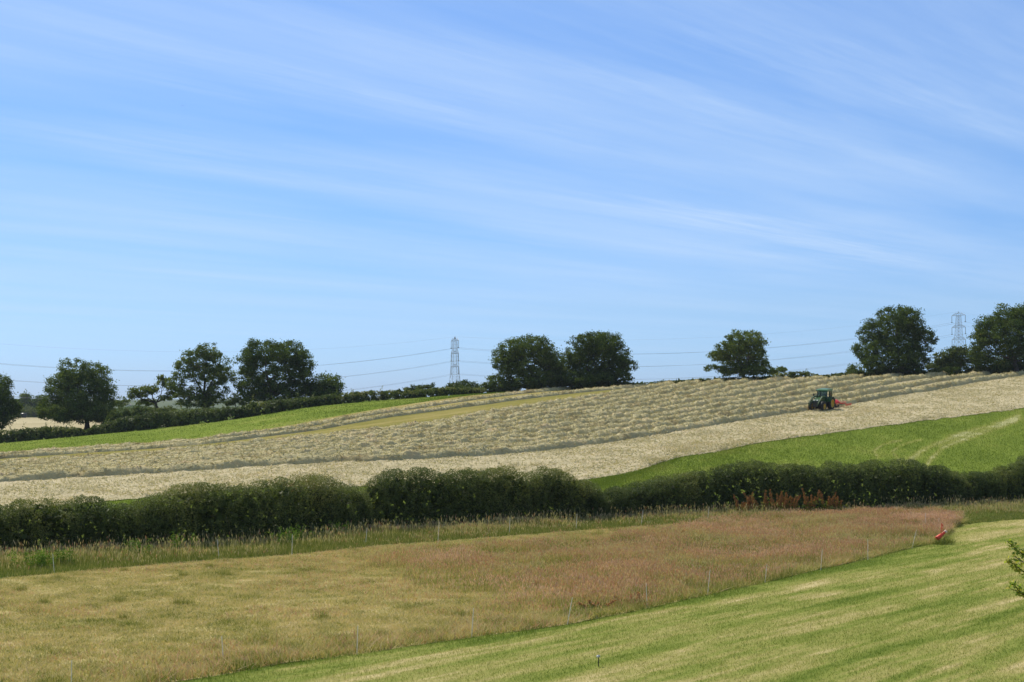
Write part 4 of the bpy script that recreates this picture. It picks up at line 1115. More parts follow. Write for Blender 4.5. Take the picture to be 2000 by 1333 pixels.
for b, t, l in [((139, 1349), (140, 1290), 'white post at the bottom left edge of the photo, cut by the frame'), ((436, 1290), (433, 1243), 'thin greyish post standing inside the meadow near its left end'),
                ((697, 1280), (699, 1222), NEAR), ((921, 1246), (925, 1188), NEAR), ((1108, 1221), (1118, 1167), 'white post leaning right, nearest the rusty bare patch in the meadow'),
                ((1264, 1188), (1262, 1140), NEAR), ((1382, 1162), (1387, 1113), NEAR), ((1494, 1139), (1498, 1103), NEAR), ((1603, 1115), (1606, 1073), NEAR), ((1695, 1094), (1695, 1053), NEAR),
                ((1781, 1072), (1790, 1035), 'white post leaning strongly right, next one left of the orange-red tube'), ((1807, 1032), (1808, 1002), 'white post deep in the rosy grass behind the leaning one'),
                ((1833, 1037), (1834, 1012), 'short white post right beside the orange-red tube')]:
    fence_post(b, t, l, G1)
FARL = 'thin white post standing in the long grass in front of the near hedge'
for b, t in [((1381, 1025), (1385, 990)), ((1252, 1028), (1256, 996)), ((1125, 1036), (1127, 1004)), ((995, 1046), (996, 1012)), ((855, 1061), (858, 1019)), ((714, 1064), (717, 1031)), ((570, 1088), (571, 1044)), ((428, 1091), (424, 1054)), ((106, 1121), (103, 1082)), ((1751, 1012), (1752, 990))]:
    fence_post(b, t, FARL, G2)

# ------------------------------------------------------------------ docks and nettles at the hedge foot
def dock(x, y, h, label, group, seed, tone=0.66, n=150):
    rng = np.random.default_rng(seed)
    base = np.array([x, y, float(terrain(x, y))])
    parts, mb = [], MB()
    for _ in range(7):
        o = rng.normal(size=2) * [0.26, 0.16]; hh = h * rng.uniform(0.55, 1.05)
        tip = np.array([o[0] * 1.8, o[1] * 1.8, hh])
        mb.tube(np.array([[o[0] * 0.5, o[1] * 0.5, 0], [o[0], o[1], hh * 0.5], tip]), [0.012, 0.010, 0.005], 4)
        tt = rng.uniform(0.42, 1.0, n) ** 0.9
        P = np.stack([o[0] * (0.5 + 1.3 * tt), o[1] * (0.5 + 1.3 * tt), hh * tt], 1) + rng.normal(size=(n, 3)) * [0.055, 0.055, 0.04] * (1.25 - tt)[:, None] ** 0.5
        V, F = leaf_cards(P, rng.normal(size=(n, 3)), 0.075, 0.05, rng)
        parts.append((V, F, np.clip(rng.normal(tone, 0.15, n) + 0.12 * (tt - 0.7), 0.3, tone + 0.22)))
    n = n // 2
    P = rng.normal(size=(n, 3)) * [0.22, 0.22, 0.0] + np.stack([0 * np.arange(n), 0 * np.arange(n), rng.uniform(0.1, h * 0.55, n)], 1)
    V, F = leaf_cards(P, np.tile([0, -0.5, 0.8], (n, 1)), 0.22, 0.07, rng)
    parts.append((V, F, rng.uniform(0.0, 0.42, n)))
    V, F, hu = join(parts)
    root = tag(empty('dock_plant', base), label, 'plant', group)
    mb.build('stem', M['bark'], root)
    link('seed_head', make_mesh('seed_head', V, F, M['dock'], hue=hu), root)
DL = 'rust red seeding dock plant against the dark hedge right of the dip'
for i, (p, top) in enumerate([(1438, 977), (1452, 970), (1468, 963), (1490, 961), (1506, 958), (1522, 960), (1531, 961), (1548, 968), (1576, 963), (1587, 956), (1610, 962), (1636, 970)]):
    u = px(p); d = float(np.interp(u, U_D, T_H)) - 2.4
    x, y, _ = at_depth(p, d); zt = at_depth(p, d, top)[2]
    dock(x, y, max(0.9, zt - float(terrain(x, y))), DL, 'rust red docks by the hedge', 700 + i)

for i, (p, b, t, lab) in enumerate([(1163, 1192, 1172, 'low rust brown weed clump by the fence right of the rusty bare patch'), (1240, 1184, 1158, 'taller rust brown weed clump by the fence, left of an upright post'), (1323, 1054, 1036, 'single thin dark red weed standing high in the rosy grass')]):
    x, y = ground_at(p, b); zt = at_depth(p, y, t)[2]
    dock(x, y, max(0.4, zt - float(terrain(x, y))), lab, 'rust brown weeds in the meadow', 760 + i, 0.90, 110)

def nettle(x, y, h, w, label, seed):
    rng = np.random.default_rng(seed)
    base = np.array([x, y, float(terrain(x, y))])
    mb, parts = MB(), []
    for _ in range(int(18 * w)):
        o = rng.normal(size=2) * [0.45 * w, 0.25]; hh = h * rng.uniform(0.6, 1.05); ln = rng.normal(size=2) * 0.08
        n = 34; tt = rng.uniform(0.2, 1.0, n)
        P = np.stack([o[0] + ln[0] * tt, o[1] + ln[1] * tt, hh * tt], 1) + rng.normal(size=(n, 3)) * [0.07, 0.07, 0.03]
        V, F = leaf_cards(P, np.tile([0, -0.2, 1.0], (n, 1)), 0.11, 0.065, rng, 0.7)
        parts.append((V, F, np.clip(rng.normal(0.55, 0.2, n), 0, 1)))
    V, F, hu = join(parts)
    root = tag(empty('nettle_clump', base), label, 'plant', 'bright nettles at the hedge foot')
    link('leaves', make_mesh('leaves', V, F, M['leaf_nettle'], hue=hu), root)
for i, (p, base, top, w, lab) in enumerate([(62, 1112, 1074, 1.3, 'bright green nettles near the left edge, left of the first far post'), (115, 1106, 1070, 1.0, 'bright green nettles just right of the first far post'), (272, 1088, 1052, 0.8, 'small bright nettle clump under the lower left hedge'),
                                (352, 1080, 1040, 0.7, 'tall narrow nettle clump left of the second far post'), (556, 1068, 1030, 0.9, 'nettle clump close to the left of the post below the reddish hedge tips'), (592, 1064, 1028, 0.7, 'nettle clump just right of the post below the reddish hedge tips'),
                                (655, 1055, 1018, 1.0, 'nettle clump below the step where the hedge grows taller')]):
    x, y = ground_at(p, base); z = float(terrain(x, y))
    nettle(x, y, max(0.7, at_depth(p, y, top)[2] - z), w, lab, 800 + i)

# ------------------------------------------------------------------ tractor (forward +x, left +y)
def wheel(name, c, r, w, parent, side, front=False):
    root = MB()
    k = 0.80 if not front else 0.77
    prof = [(r * 0.62, -w * 0.42), (r * 0.80, -w * 0.50), (r * 0.93, -w * 0.47), (r * 0.965, -w * 0.30), (r * 0.965, w * 0.30), (r * 0.93, w * 0.47), (r * 0.80, w * 0.50), (r * 0.62, w * 0.42), (r * 0.58, 0), (r * 0.62, -w * 0.42)]
    root.lathe(prof, c, 40)
    nl = 20
    for i in range(nl):
        for s in (-1, 1):
            a = 2 * math.pi * (i + (0.5 if s > 0 else 0)) / nl; b = a + 0.17
            p = np.array([math.cos(a) * r * 0.985, s * w * 0.46, math.sin(a) * r * 0.985]) + c
            q = np.array([math.cos(b) * r * 0.985, s * w * 0.03, math.sin(b) * r * 0.985]) + c
            root.bar(p, q, 0.05, 0.055)
    t = root.build('wheel', M['tyre'], parent, smooth=False)
    rm = MB()
    o = side * w * 0.5
    rm.lathe([(r * 0.66, side * w * 0.40), (r * 0.63, side * w * 0.46), (r * 0.58, side * w * 0.40), (r * 0.52, side * w * 0.16), (r * 0.24, side * w * 0.12), (r * 0.22, side * w * 0.26), (r * 0.01, side * w * 0.28)], c, 32)
    rm.lathe([(r * 0.66, -side * w * 0.40), (r * 0.58, -side * w * 0.36), (r * 0.5, 0), (0.01, 0)], c, 24)
    for i in range(8):
        a = 2 * math.pi * i / 8
        cc = c + np.array([math.cos(a) * r * 0.36, side * w * 0.15, math.sin(a) * r * 0.36])
        rm.box(cc[0] - 0.03, cc[0] + 0.03, cc[1] - 0.02, cc[1] + 0.02, cc[2] - 0.03, cc[2] + 0.03)
    rm.build('rim', M['tr_yellow'], t, smooth=False)

def tractor(loc, rz, tilt):
    T = empty('tractor', loc, rz)
    T.rotation_euler = (tilt[0], tilt[1], rz)
    tag(T, 'dark green farm tractor with front loader arms and yellow wheel rims', 'tractor')
    RR, FR, WB = 0.88, 0.64, 2.65
    # wheels
    for s in (-1, 1):
        wheel('wheel', np.array([0, s * 0.92, RR]), RR, 0.50, T, s)
        wheel('wheel', np.array([WB, s * 0.88, FR]), FR, 0.42, T, s, True)
    ch = MB()
    ch.box(-0.35, 2.2, -0.28, 0.28, 0.62, 1.05, 0.04); ch.box(2.1, 3.25, -0.24, 0.24, 0.66, 1.02, 0.04)
    ch.lathe([(0.02, -0.75), (0.16, -0.75), (0.18, -0.3), (0.18, 0.3), (0.16, 0.75), (0.02, 0.75)], (0, 0, RR), 16)
    ch.lathe([(0.02, -0.68), (0.11, -0.68), (0.12, 0.68), (0.02, 0.68)], (WB, 0, FR), 14)
    ch.box(0.55, 1.5, 0.35, 0.62, 0.55, 1.05, 0.06); ch.box(0.55, 1.5, -0.62, -0.35, 0.55, 1.05, 0.06)
    for s in (-1, 1):
        ch.bar((-0.35, s * 0.3, 0.65), (-1.15, s * 0.42, 0.55), 0.07); ch.bar((-0.2, s * 0.25, 1.15), (-0.95, s * 0.4, 1.0), 0.06)
        ch.bar((-0.95, s * 0.4, 1.0), (-1.0, s * 0.42, 0.58), 0.04)
        for z in (0.5, 0.8, 1.1): ch.box(0.62, 0.92, s * 0.62 - 0.14, s * 0.62 + 0.14, z, z + 0.03)
    ch.build('chassis', M['tr_black'], T)
    # bonnet: sloping nose
    bn = MB()
    side_prof = [(0.98, 1.05), (3.20, 1.02), (3.33, 1.18), (3.30, 1.42), (3.12, 1.60), (2.4, 1.72), (0.98, 1.84)]
    bn.prism(side_prof, -0.40, 0.0, 1.0); bn.prism(side_prof, 0.0, 0.40, 1.0)
    bn.prism([(1.0, 1.35), (3.1, 1.30), (3.0, 1.52), (1.0, 1.70)], -0.43, -0.405); bn.prism([(1.0, 1.35), (3.1, 1.30), (3.0, 1.52), (1.0, 1.70)], 0.405, 0.43)
    b = bn.build('bonnet', M['tr_green'], T)
    st = MB()
    for s in (-1, 1): st.prism([(1.1, 1.58), (2.95, 1.46), (2.95, 1.50), (1.1, 1.64)], s * 0.434 - 0.004, s * 0.434 + 0.004)
    st.build('stripe', M['tr_yellow'], b)
    gr = MB(); gr.prism([(3.20, 1.06), (3.36, 1.18), (3.335, 1.40), (3.20, 1.40)], -0.33, 0.33)
    for z in (1.12, 1.2, 1.28, 1.36): gr.box(3.30, 3.375 , -0.32, 0.32, z - 0.012, z + 0.012)
    gr.build('grille', M['tr_black'], b)
    for s in (-1, 1):
        h = MB(); h.prism([(3.22, 1.44), (3.325, 1.43), (3.20, 1.55), (3.12, 1.58)], s * 0.23 - 0.12, s * 0.23 + 0.12); h.build('headlight', M['lamp'], b)
    for s in (-1, 1):
        w = MB()                                                # front weights / radiator side mesh
        w.box(1.3, 2.6, s * 0.405 - 0.004, s * 0.405 + 0.006, 1.10, 1.30); w.build('side_screen', M['tr_black'], b)
    ex = MB(); ex.tube(np.array([[1.35, -0.50, 1.5], [1.35, -0.50, 2.25], [1.35, -0.50, 2.65], [1.28, -0.50, 2.78]]), [0.07, 0.07, 0.045, 0.04], 12)
    ex.build('exhaust', M['tr_black'], T, smooth=True)
    # cab
    X0, X1, Wb, Zb, Zt = -0.62, 0.98, 0.78, 1.15, 2.62
    cb = MB()
    for s in (-1, 1):
        cb.bar((X1, s * Wb * 0.86, Zb), (X1 - 0.14, s * Wb * 0.92, Zt), 0.07)
        cb.bar((0.16, s * Wb, 0.95), (0.16, s * Wb * 0.97, Zt), 0.08)
        cb.bar((X0, s * Wb, 1.55), (X0 + 0.04, s * Wb * 0.95, Zt), 0.08)
        cb.bar((X1, s * Wb * 0.86, Zb), (0.16, s * Wb, 0.98), 0.06); cb.bar((0.16, s * Wb, 1.55), (X0, s * Wb, 1.55), 0.06)
        cb.bar((X1 - 0.14, s * Wb * 0.92, Zt - 0.03), (X0 + 0.04, s * Wb * 0.95, Zt - 0.03), 0.07)
    for x, z in ((X1, Zb), (X1 - 0.14, Zt - 0.03), (X0, 1.55), (X0 + 0.04, Zt - 0.03)): cb.bar((x, -Wb * 0.9, z), (x, Wb * 0.9, z), 0.07)
    cb.box(-0.62, 0.98, -0.62, 0.62, 0.98, 1.10); cb.box(0.84, 0.98, -0.6, 0.6, 1.1, 1.55)
    cabf = cb.build('cab_frame', M['tr_green'], T)
    rf = MB()
    rf.prism([(-0.85, 2.64), (1.08, 2.64), (1.16, 2.70), (1.12, 2.80), (0.8, 2.87), (-0.6, 2.89), (-0.86, 2.82)], -0.84, 0.84)
    rf.prism([(-0.6, 2.885), (0.85, 2.865), (0.7, 2.91), (-0.5, 2.92)], -0.6, 0.6)
    rf.build('roof', M['tr_roof'], T)
    g1 = MB(); g1.bar((X1 - 0.01, 0, Zb + 0.44), (X1 - 0.13, 0, Zt - 0.07), 1.34, 0.012); g1.build('windscreen', M['glass'], cabf)
    for s in (-1, 1):
        g = MB(); g.prism([(0.20, 1.02), (X1 - 0.05, 1.18), (X1 - 0.17, Zt - 0.08), (0.20, Zt - 0.08)], s * Wb * 0.93 - 0.006, s * Wb * 0.93 + 0.006); g.build('door_glass', M['glass'], cabf)
        g = MB(); g.prism([(0.12, 1.6), (X0 + 0.05, 1.6), (X0 + 0.08, Zt - 0.08), (0.12, Zt - 0.08)], s * Wb * 0.955 - 0.006, s * Wb * 0.955 + 0.006); g.build('side_window', M['glass'], cabf)
    g = MB(); g.bar((X0 + 0.0, 0, 1.6), (X0 + 0.03, 0, Zt - 0.08), 1.36, 0.012); g.build('rear_window', M['glass'], cabf)
    se = MB(); se.box(-0.25, 0.25, -0.25, 0.25, 1.35, 1.5, 0.03); se.box(-0.35, -0.22, -0.25, 0.25, 1.45, 2.1, 0.03); se.build('seat', M['tr_black'], cabf)
    sw = MB(); a = np.linspace(0, 2 * math.pi, 17); sw.tube(np.stack([0.55 + 0.12 * np.cos(a), 0.19 * np.sin(a), 1.78 + 0.12 * np.cos(a)], 1), 0.014, 6); sw.bar((0.55, 0, 1.78), (0.75, 0, 1.3), 0.05); sw.build('steering_wheel', M['tr_black'], cabf)
    for s in (-1, 1):
        fd = MB(); arc = [(RR * 1.07 * math.cos(a), RR + RR * 1.07 * math.sin(a)) for a in np.linspace(R(20), R(165), 14)]; arc2 = [(RR * 1.02 * math.cos(a), RR + RR * 1.02 * math.sin(a)) for a in np.linspace(R(165), R(20), 14)]
        ring = arc + arc2; y0, y1 = (0.62, 1.20) if s > 0 else (-1.20, -0.62)
        n = len(arc)
        A = np.array([[p[0], y0, p[1]] for p in arc]); B = np.array([[p[0], y1, p[1]] for p in arc]); C = np.array([[p[0], y0, p[1]] for p in arc2[::-1]]); D = np.array([[p[0], y1, p[1]] for p in arc2[::-1]])
        V = np.vstack([A, B, C, D]); F = []
        for i in range(n - 1): F += [(i, i + 1, n + i + 1, n + i), (2 * n + i, 3 * n + i, 3 * n + i + 1, 2 * n + i + 1), (i, 2 * n + i, 2 * n + i + 1, i + 1), (n + i, n + i + 1, 3 * n + i + 1, 3 * n + i)]
        fd.add(V, np.array(F)); fd.box(-0.35, 0.55, min(s * 0.62, s * 0.68), max(s * 0.62, s * 0.68), 1.0, 1.75)
        fd.build('rear_fender', M['tr_green'], T)
        ff = MB(); ff.prism([(WB + FR * 1.1 * math.cos(a), FR + FR * 1.1 * math.sin(a)) for a in np.linspace(R(25), R(150), 10)] + [(WB + FR * 1.05 * math.cos(a), FR + FR * 1.05 * math.sin(a)) for a in np.linspace(R(150), R(25), 10)], s * 0.88 - 0.19, s * 0.88 + 0.19); ff.build('front_fender', M['tr_black'], T)
        mr = MB(); mr.bar((0.95, s * 0.72, 2.2), (1.15, s * 1.15, 2.2), 0.03); mr.box(1.12, 1.17, s * 1.15 - 0.1, s * 1.15 + 0.1, 1.95, 2.25, 0.01); mr.build('mirror', M['tr_black'], T)
    # loader
    ld = MB()
    for s in (-1, 1):
        y = s * 0.60
        ld.bar((1.35, s * 0.45, 0.85), (1.35, y, 1.15), 0.12); ld.bar((1.35, y, 1.0), (1.28, y, 2.02), 0.16, 0.10)
        ld.bar((1.28, y, 1.98), (2.5, y, 1.92), 0.10, 0.17); ld.bar((2.5, y, 1.96), (4.05, y, 0.92), 0.10, 0.17)
        ld.bar((1.35, y, 1.2), (2.5, y, 1.80), 0.075); ld.bar((2.6, y + s * 0.1, 1.98), (3.75, y + s * 0.1, 1.35), 0.07); ld.bar((3.75, y + s * 0.1, 1.35), (4.12, y, 1.15), 0.06)
        ld.bar((4.05, y, 0.72), (4.12, y, 1.22), 0.10)
    ld.bar((3.25, -0.6, 1.44), (3.25, 0.6, 1.44), 0.13)
    ldo = ld.build('loader', M['tr_green'], T)
    hs = MB()
    hs.bar((4.10, -0.72, 1.20), (4.10, 0.72, 1.20), 0.07); hs.bar((4.08, -0.72, 0.78), (4.08, 0.72, 0.78), 0.08)
    for y in (-0.66, -0.3, 0.3, 0.66): hs.bar((4.09, y, 0.72), (4.12, y, 1.26), 0.06)
    hs.build('carriage', M['tr_black'], ldo)
    wt = MB()
    for i in range(8): wt.box(3.27, 3.52, -0.30 + i * 0.076, -0.30 + i * 0.076 + 0.062, 0.70, 1.02, 0.03)
    wt.build('front_weights', M['tr_black'], T)
    for s in (-1, 1):
        w = MB(); w.box(1.02, 1.10, s * 0.62 - 0.08, s * 0.62 + 0.08, 2.66, 2.76); w.build('work_lamp', M['lamp'], T)
    return T

TR_XY = ground_at(1604, 803)
TR_HEAD = math.atan2(-0.83, -0.55)
def slope_at(x, y, rz):
    fx, fy = math.cos(rz), math.sin(rz)
    zf = float(terrain(x + fx * 1.5, y + fy * 1.5)) - float(terrain(x - fx * 1.5, y - fy * 1.5))
    zl = float(terrain(x - fy * 1.5, y + fx * 1.5)) - float(terrain(x + fy * 1.5, y - fx * 1.5))
    return math.atan2(zl, 3.0), -math.atan2(zf, 3.0)
# the base point is the rear axle
fx, fy = math.cos(TR_HEAD), math.sin(TR_HEAD)
trx, try_ = TR_XY[0] - fx * 1.3, TR_XY[1] - fy * 1.3
tr_sl = slope_at(trx, try_, TR_HEAD)
tractor_o = tractor((trx, try_, float(terrain(trx + fx, try_ + fy)) - (float(terrain(trx + fx, try_ + fy)) - float(terrain(trx, try_))) + 0.08), TR_HEAD, tr_sl)

def rake(loc, rz, tilt):
    """rotary hay rake; forward +x"""
    T = empty('hay_rake', loc, rz); T.rotation_euler = (tilt[0], tilt[1], rz)
    tag(T, 'red rotary hay rake hitched behind the green tractor', 'hay rake')
    fr = MB()
    fr.bar((2.1, 0, 0.75), (0.1, 0, 0.92), 0.14, 0.16); fr.bar((2.1, -0.42, 0.6), (2.1, 0.42, 0.6), 0.08); fr.bar((2.1, -0.42, 0.6), (2.0, 0, 1.15), 0.07); fr.bar((2.1, 0.42, 0.6), (2.0, 0, 1.15), 0.07)
    fr.bar((2.0, 0, 1.15), (0.5, 0, 0.98), 0.06); fr.bar((0.1, 0, 0.92), (0.0, 1.9, 0.62), 0.08)
    f = fr.build('frame', M['rake_red'], T)
    hb = MB(); hb.lathe([(0.02, 1.22), (0.25, 1.20), (0.55, 1.10), (0.80, 0.92), (0.80, 0.78), (0.40, 0.62), (0.02, 0.60)], (0, 0, 0), 24, 'z'); hb.build('rotor_hub', M['rake_red'], T)
    for i in range(10):
        a = 2 * math.pi * i / 10 + 0.15; c, s = math.cos(a), math.sin(a)
        am = MB(); am.bar((c * 0.4, s * 0.4, 0.74), (c * 1.55, s * 1.55, 0.60), 0.055)
        ao = am.build('tine_arm', M['rake_red'], T)
        tn = MB()
        for r in (1.0, 1.18, 1.36, 1.54):
            for q in (-0.03, 0.03): tn.bar((c * r - s * q, s * r + c * q, 0.64), (c * r - s * (q + 0.14), s * r + c * (q + 0.14), 0.06), 0.014)
        tn.build('tines', M['tr_black'], ao)
    cu = MB(); cu.bar((1.1, 2.15, 0.62), (-1.3, 2.15, 0.62), 0.05); cu.bar((0, 1.9, 0.62), (0, 2.15, 0.62), 0.05)
    cu.box(-1.2, 1.0, 2.14, 2.16, 0.38, 0.62); cu.build('swath_curtain', M['rake_orange'], T)
    gd = MB(); a = np.linspace(R(-80), R(260), 24); gd.tube(np.stack([1.72 * np.cos(a), 1.72 * np.sin(a), 0 * a + 0.80], 1), 0.03, 6); gd.build('guard_rail', M['rake_orange'], T, smooth=True)
    for x, y in ((0.45, 0.5), (0.45, -0.5), (-0.45, 0.5), (-0.45, -0.5)):
        w = MB(); w.lathe([(0.06, -0.07), (0.17, -0.08), (0.2, 0), (0.17, 0.08), (0.06, 0.07)], (x, y, 0.2), 16); w.bar((x, y + 0.1, 0.2), (x * 0.6, y * 0.6, 0.7), 0.05); w.build('wheel', M['tyre'], T)
    return T
rkx, rky = trx - fx * 3.15, try_ - fy * 3.15
rake((rkx, rky, float(terrain(rkx, rky)) + 0.08), TR_HEAD, slope_at(rkx, rky, TR_HEAD))

# ------------------------------------------------------------------ pylons and lines
ARMS = (1.8, 7.4, 13.1); ARM_L = 4.3; INS = 3.0
def pylon(px_, depth, top_y, yaw, label):
    top = at_depth(px_, depth, top_y)
    base = np.array([top[0], depth, float(terrain(top[0], depth))]); H = top[2] - base[2]
    T = tag(empty('electricity_pylon', base, yaw), label, 'pylon', 'lattice pylons behind the hill')
    def half(z):                                              # half width at height z
        k = (H - z)
        return 0.5 * np.interp(k, [0, 1.8, 13.1, 20, H], [0.25, 1.5, 2.7, 3.6, 7.2])
    lv = [0.0]; z = 0.0
    while z < H - 2.2:
        z += max(1.35, half(z) * 1.25); lv.append(min(z, H - 1.8))
    mb = MB()
    cor = lambda z: [np.array([sx * half(z), sy * half(z), z]) for sx, sy in ((-1, -1), (1, -1), (1, 1), (-1, 1))]
    for a, b in zip(lv[:-1], lv[1:]):
        A, B = cor(a), cor(b)
        for i in range(4):
            j = (i + 1) % 4
            mb.bar(A[i], B[i], 0.10); mb.bar(A[i], B[j], 0.05); mb.bar(A[j], B[i], 0.05); mb.bar(B[i], B[j], 0.045)
    for c in cor(lv[-1]): mb.bar(c, (0, 0, H), 0.12)
    mb.build('tower', M['steel'], T)
    for k in ARMS:
        z = H - k; w = half(z)
        for s in (-1, 1):
            am = MB(); tip = np.array([s * ARM_L, 0, z])
            for sy in (-1, 1):
                am.bar((s * w, sy * w, z), tip, 0.11); am.bar((s * w, sy * w, z + 1.25), tip, 0.10)
                am.bar((s * (w + ARM_L) / 2, sy * w / 2, z), (s * w, sy * w, z + 1.25), 0.06)
            arm = am.build('crossarm', M['steel'], T)
            ins = MB(); n = 14
            pr = []
            for q in range(n): pr += [(0.05, -q * INS / n), (0.15, -(q + 0.5) * INS / n)]
            pr.append((0.05, -INS)); ins.lathe(pr, (s * ARM_L, 0, z), 8, 'z'); ins.box(s * ARM_L - 0.25, s * ARM_L + 0.25, -0.25, 0.25, z - INS - 0.3, z - INS)
            ins.build('insulator', M['insul'], arm)
    pts = {'earth': np.array([base[0], base[1], base[2] + H])}
    for i, k in enumerate(ARMS):
        for s in (-1, 1):
            pts[(i, s)] = base + [s * ARM_L * math.cos(yaw), s * ARM_L * math.sin(yaw), H - k - INS - 0.15]
    return pts
yaw1 = math.atan2(0.914, -0.407) + math.pi; yaw2 = R(119.5) + math.pi
P1 = pylon(888.5, 700, 658, yaw1, 'grey lattice pylon standing alone left of the paired oaks')
P2 = pylon(1872, 750, 609, yaw2, 'grey lattice pylon between the big round oak and right edge oak')
def off_frame(P, dx, dy, dz):
    return {k: v + np.array([dx, dy, dz]) for k, v in P.items()}
P0 = off_frame(P1, -225, -198, 0.0); P3 = off_frame(P2, 215, 195, 3.0)
NAMES = {'earth': 'single thin earth wire, highest line strung over the pylon tops', (0, -1): 'nearer cable of the upper pair of power lines', (0, 1): 'farther cable of the upper pair of power lines', (1, -1): 'nearer cable of the middle pair of power lines', (1, 1): 'farther cable of the middle pair of power lines', (2, -1): 'nearer cable of the lower pair of power lines', (2, 1): 'farther cable of the lower pair of power lines'}
def power_line(k):
    pts = []
    for A, B, sag in ((P0, P1, 12.0), (P1, P2, 7.6), (P2, P3, 8.0)):
        f = np.linspace(0, 1, 40)[:, None]
        if k == 'earth': sag *= 0.8
        q = A[k] * (1 - f) + B[k] * f; q[:, 2] -= sag * 4 * (f * (1 - f))[:, 0]
        pts.append(q if not len(pts) else q[1:])
    pts = np.concatenate(pts)
    loc = pts[39]
    mb = MB(); mb.tube(pts - loc, 0.015 if k == 'earth' else 0.028, 5)
    tag(mb.build('power_line', M['wire'], None, loc, smooth=True), NAMES[k], 'power line', 'cables of the pylon line')
for k in NAMES: power_line(k)

# ------------------------------------------------------------------ small things
def tilted_tube():
    d = ground_at(1838, 1063)[1]
    g = at_depth(1838, d)
    T = tag(empty('tilted_tube', g), 'bright orange-red flared tube tilted on a low stand at the meadow corner', 'tube')
    a = at_depth(1829, d, 1052.5) - g; b = at_depth(1848.5, d, 1038.5) - g
    a[1] -= 0.08; b[1] += 0.10
    t = np.linspace(0, 1, 9); rr = np.interp(t, [0, 0.08, 0.35, 0.6, 0.85, 1], [0.150, 0.142, 0.125, 0.085, 0.075, 0.080])
    mb = MB(); mb.tube(a + (b - a) * t[:, None], rr, 20); tb = mb.build('barrel', M['tube_red'], T, smooth=True)
    rm = MB(); rm.tube(np.array([a + (b - a) * 0.86, a + (b - a) * 1.03]), [0.093, 0.10], 20); rm.build('collar', M['tube_rim'], tb, smooth=True)
    up = MB(); m = a + (b - a) * 0.5; top = at_depth(1839.5, d, 1022.5) - g
    up.bar(m + [-0.03, 0, 0.05], top, 0.05, 0.03); up.bar(m + [0.10, 0, 0.05], top + [0.06, 0, -0.05], 0.035, 0.03)
    for k in (0.35, 0.6, 0.8): up.bar(m + (top - m) * k + [-0.02, 0, 0], m + (top - m) * k + [0.09, 0, 0], 0.03)
    up.build('handle', M['tube_red'], T)
    st = MB()
    for q, e in ((0.3, (-0.15, -0.15)), (0.3, (-0.1, 0.2)), (0.7, (0.12, -0.15)), (0.7, (0.18, 0.2))):
        p = a + (b - a) * q; st.tube(np.array([p, [p[0] * 0.6 + e[0], p[1] * 0.6 + e[1], -0.02]]), 0.008, 6)
    st.build('stand', M['tr_black'], T)
tilted_tube()

def garden_light():
    xy = ground_at(1169, 1303); g = np.array([*xy, float(terrain(*xy))])
    T = tag(empty('garden_light', g), 'small steel garden spotlight with white lens on the mown lawn', 'garden light')
    p = MB(); p.tube(np.array([[0, 0, -0.05], [0, 0, 0.2], [0, 0, 0.25]]), [0.014, 0.014, 0.012], 10); p.bar((0, 0, 0.25), (-0.005, 0, 0.29), 0.03); p.build('post', M['tr_black'], T, smooth=False)
    h = MB(); h.lathe([(0.005, 0.055), (0.034, 0.05), (0.042, 0.03), (0.046, -0.045), (0.040, -0.052)], (-0.0, 0, 0.315), 20, 'x'); hd = h.build('lamp_head', M['lamp_metal'], T, smooth=True)
    l = MB(); l.lathe([(0.0395, -0.050), (0.03, -0.06), (0.003, -0.064)], (0, 0, 0.315), 20, 'x'); l.build('lens', M['lamp_white'], hd, smooth=True)
    hd.rotation_euler = (0, 0, R(50))
garden_light()

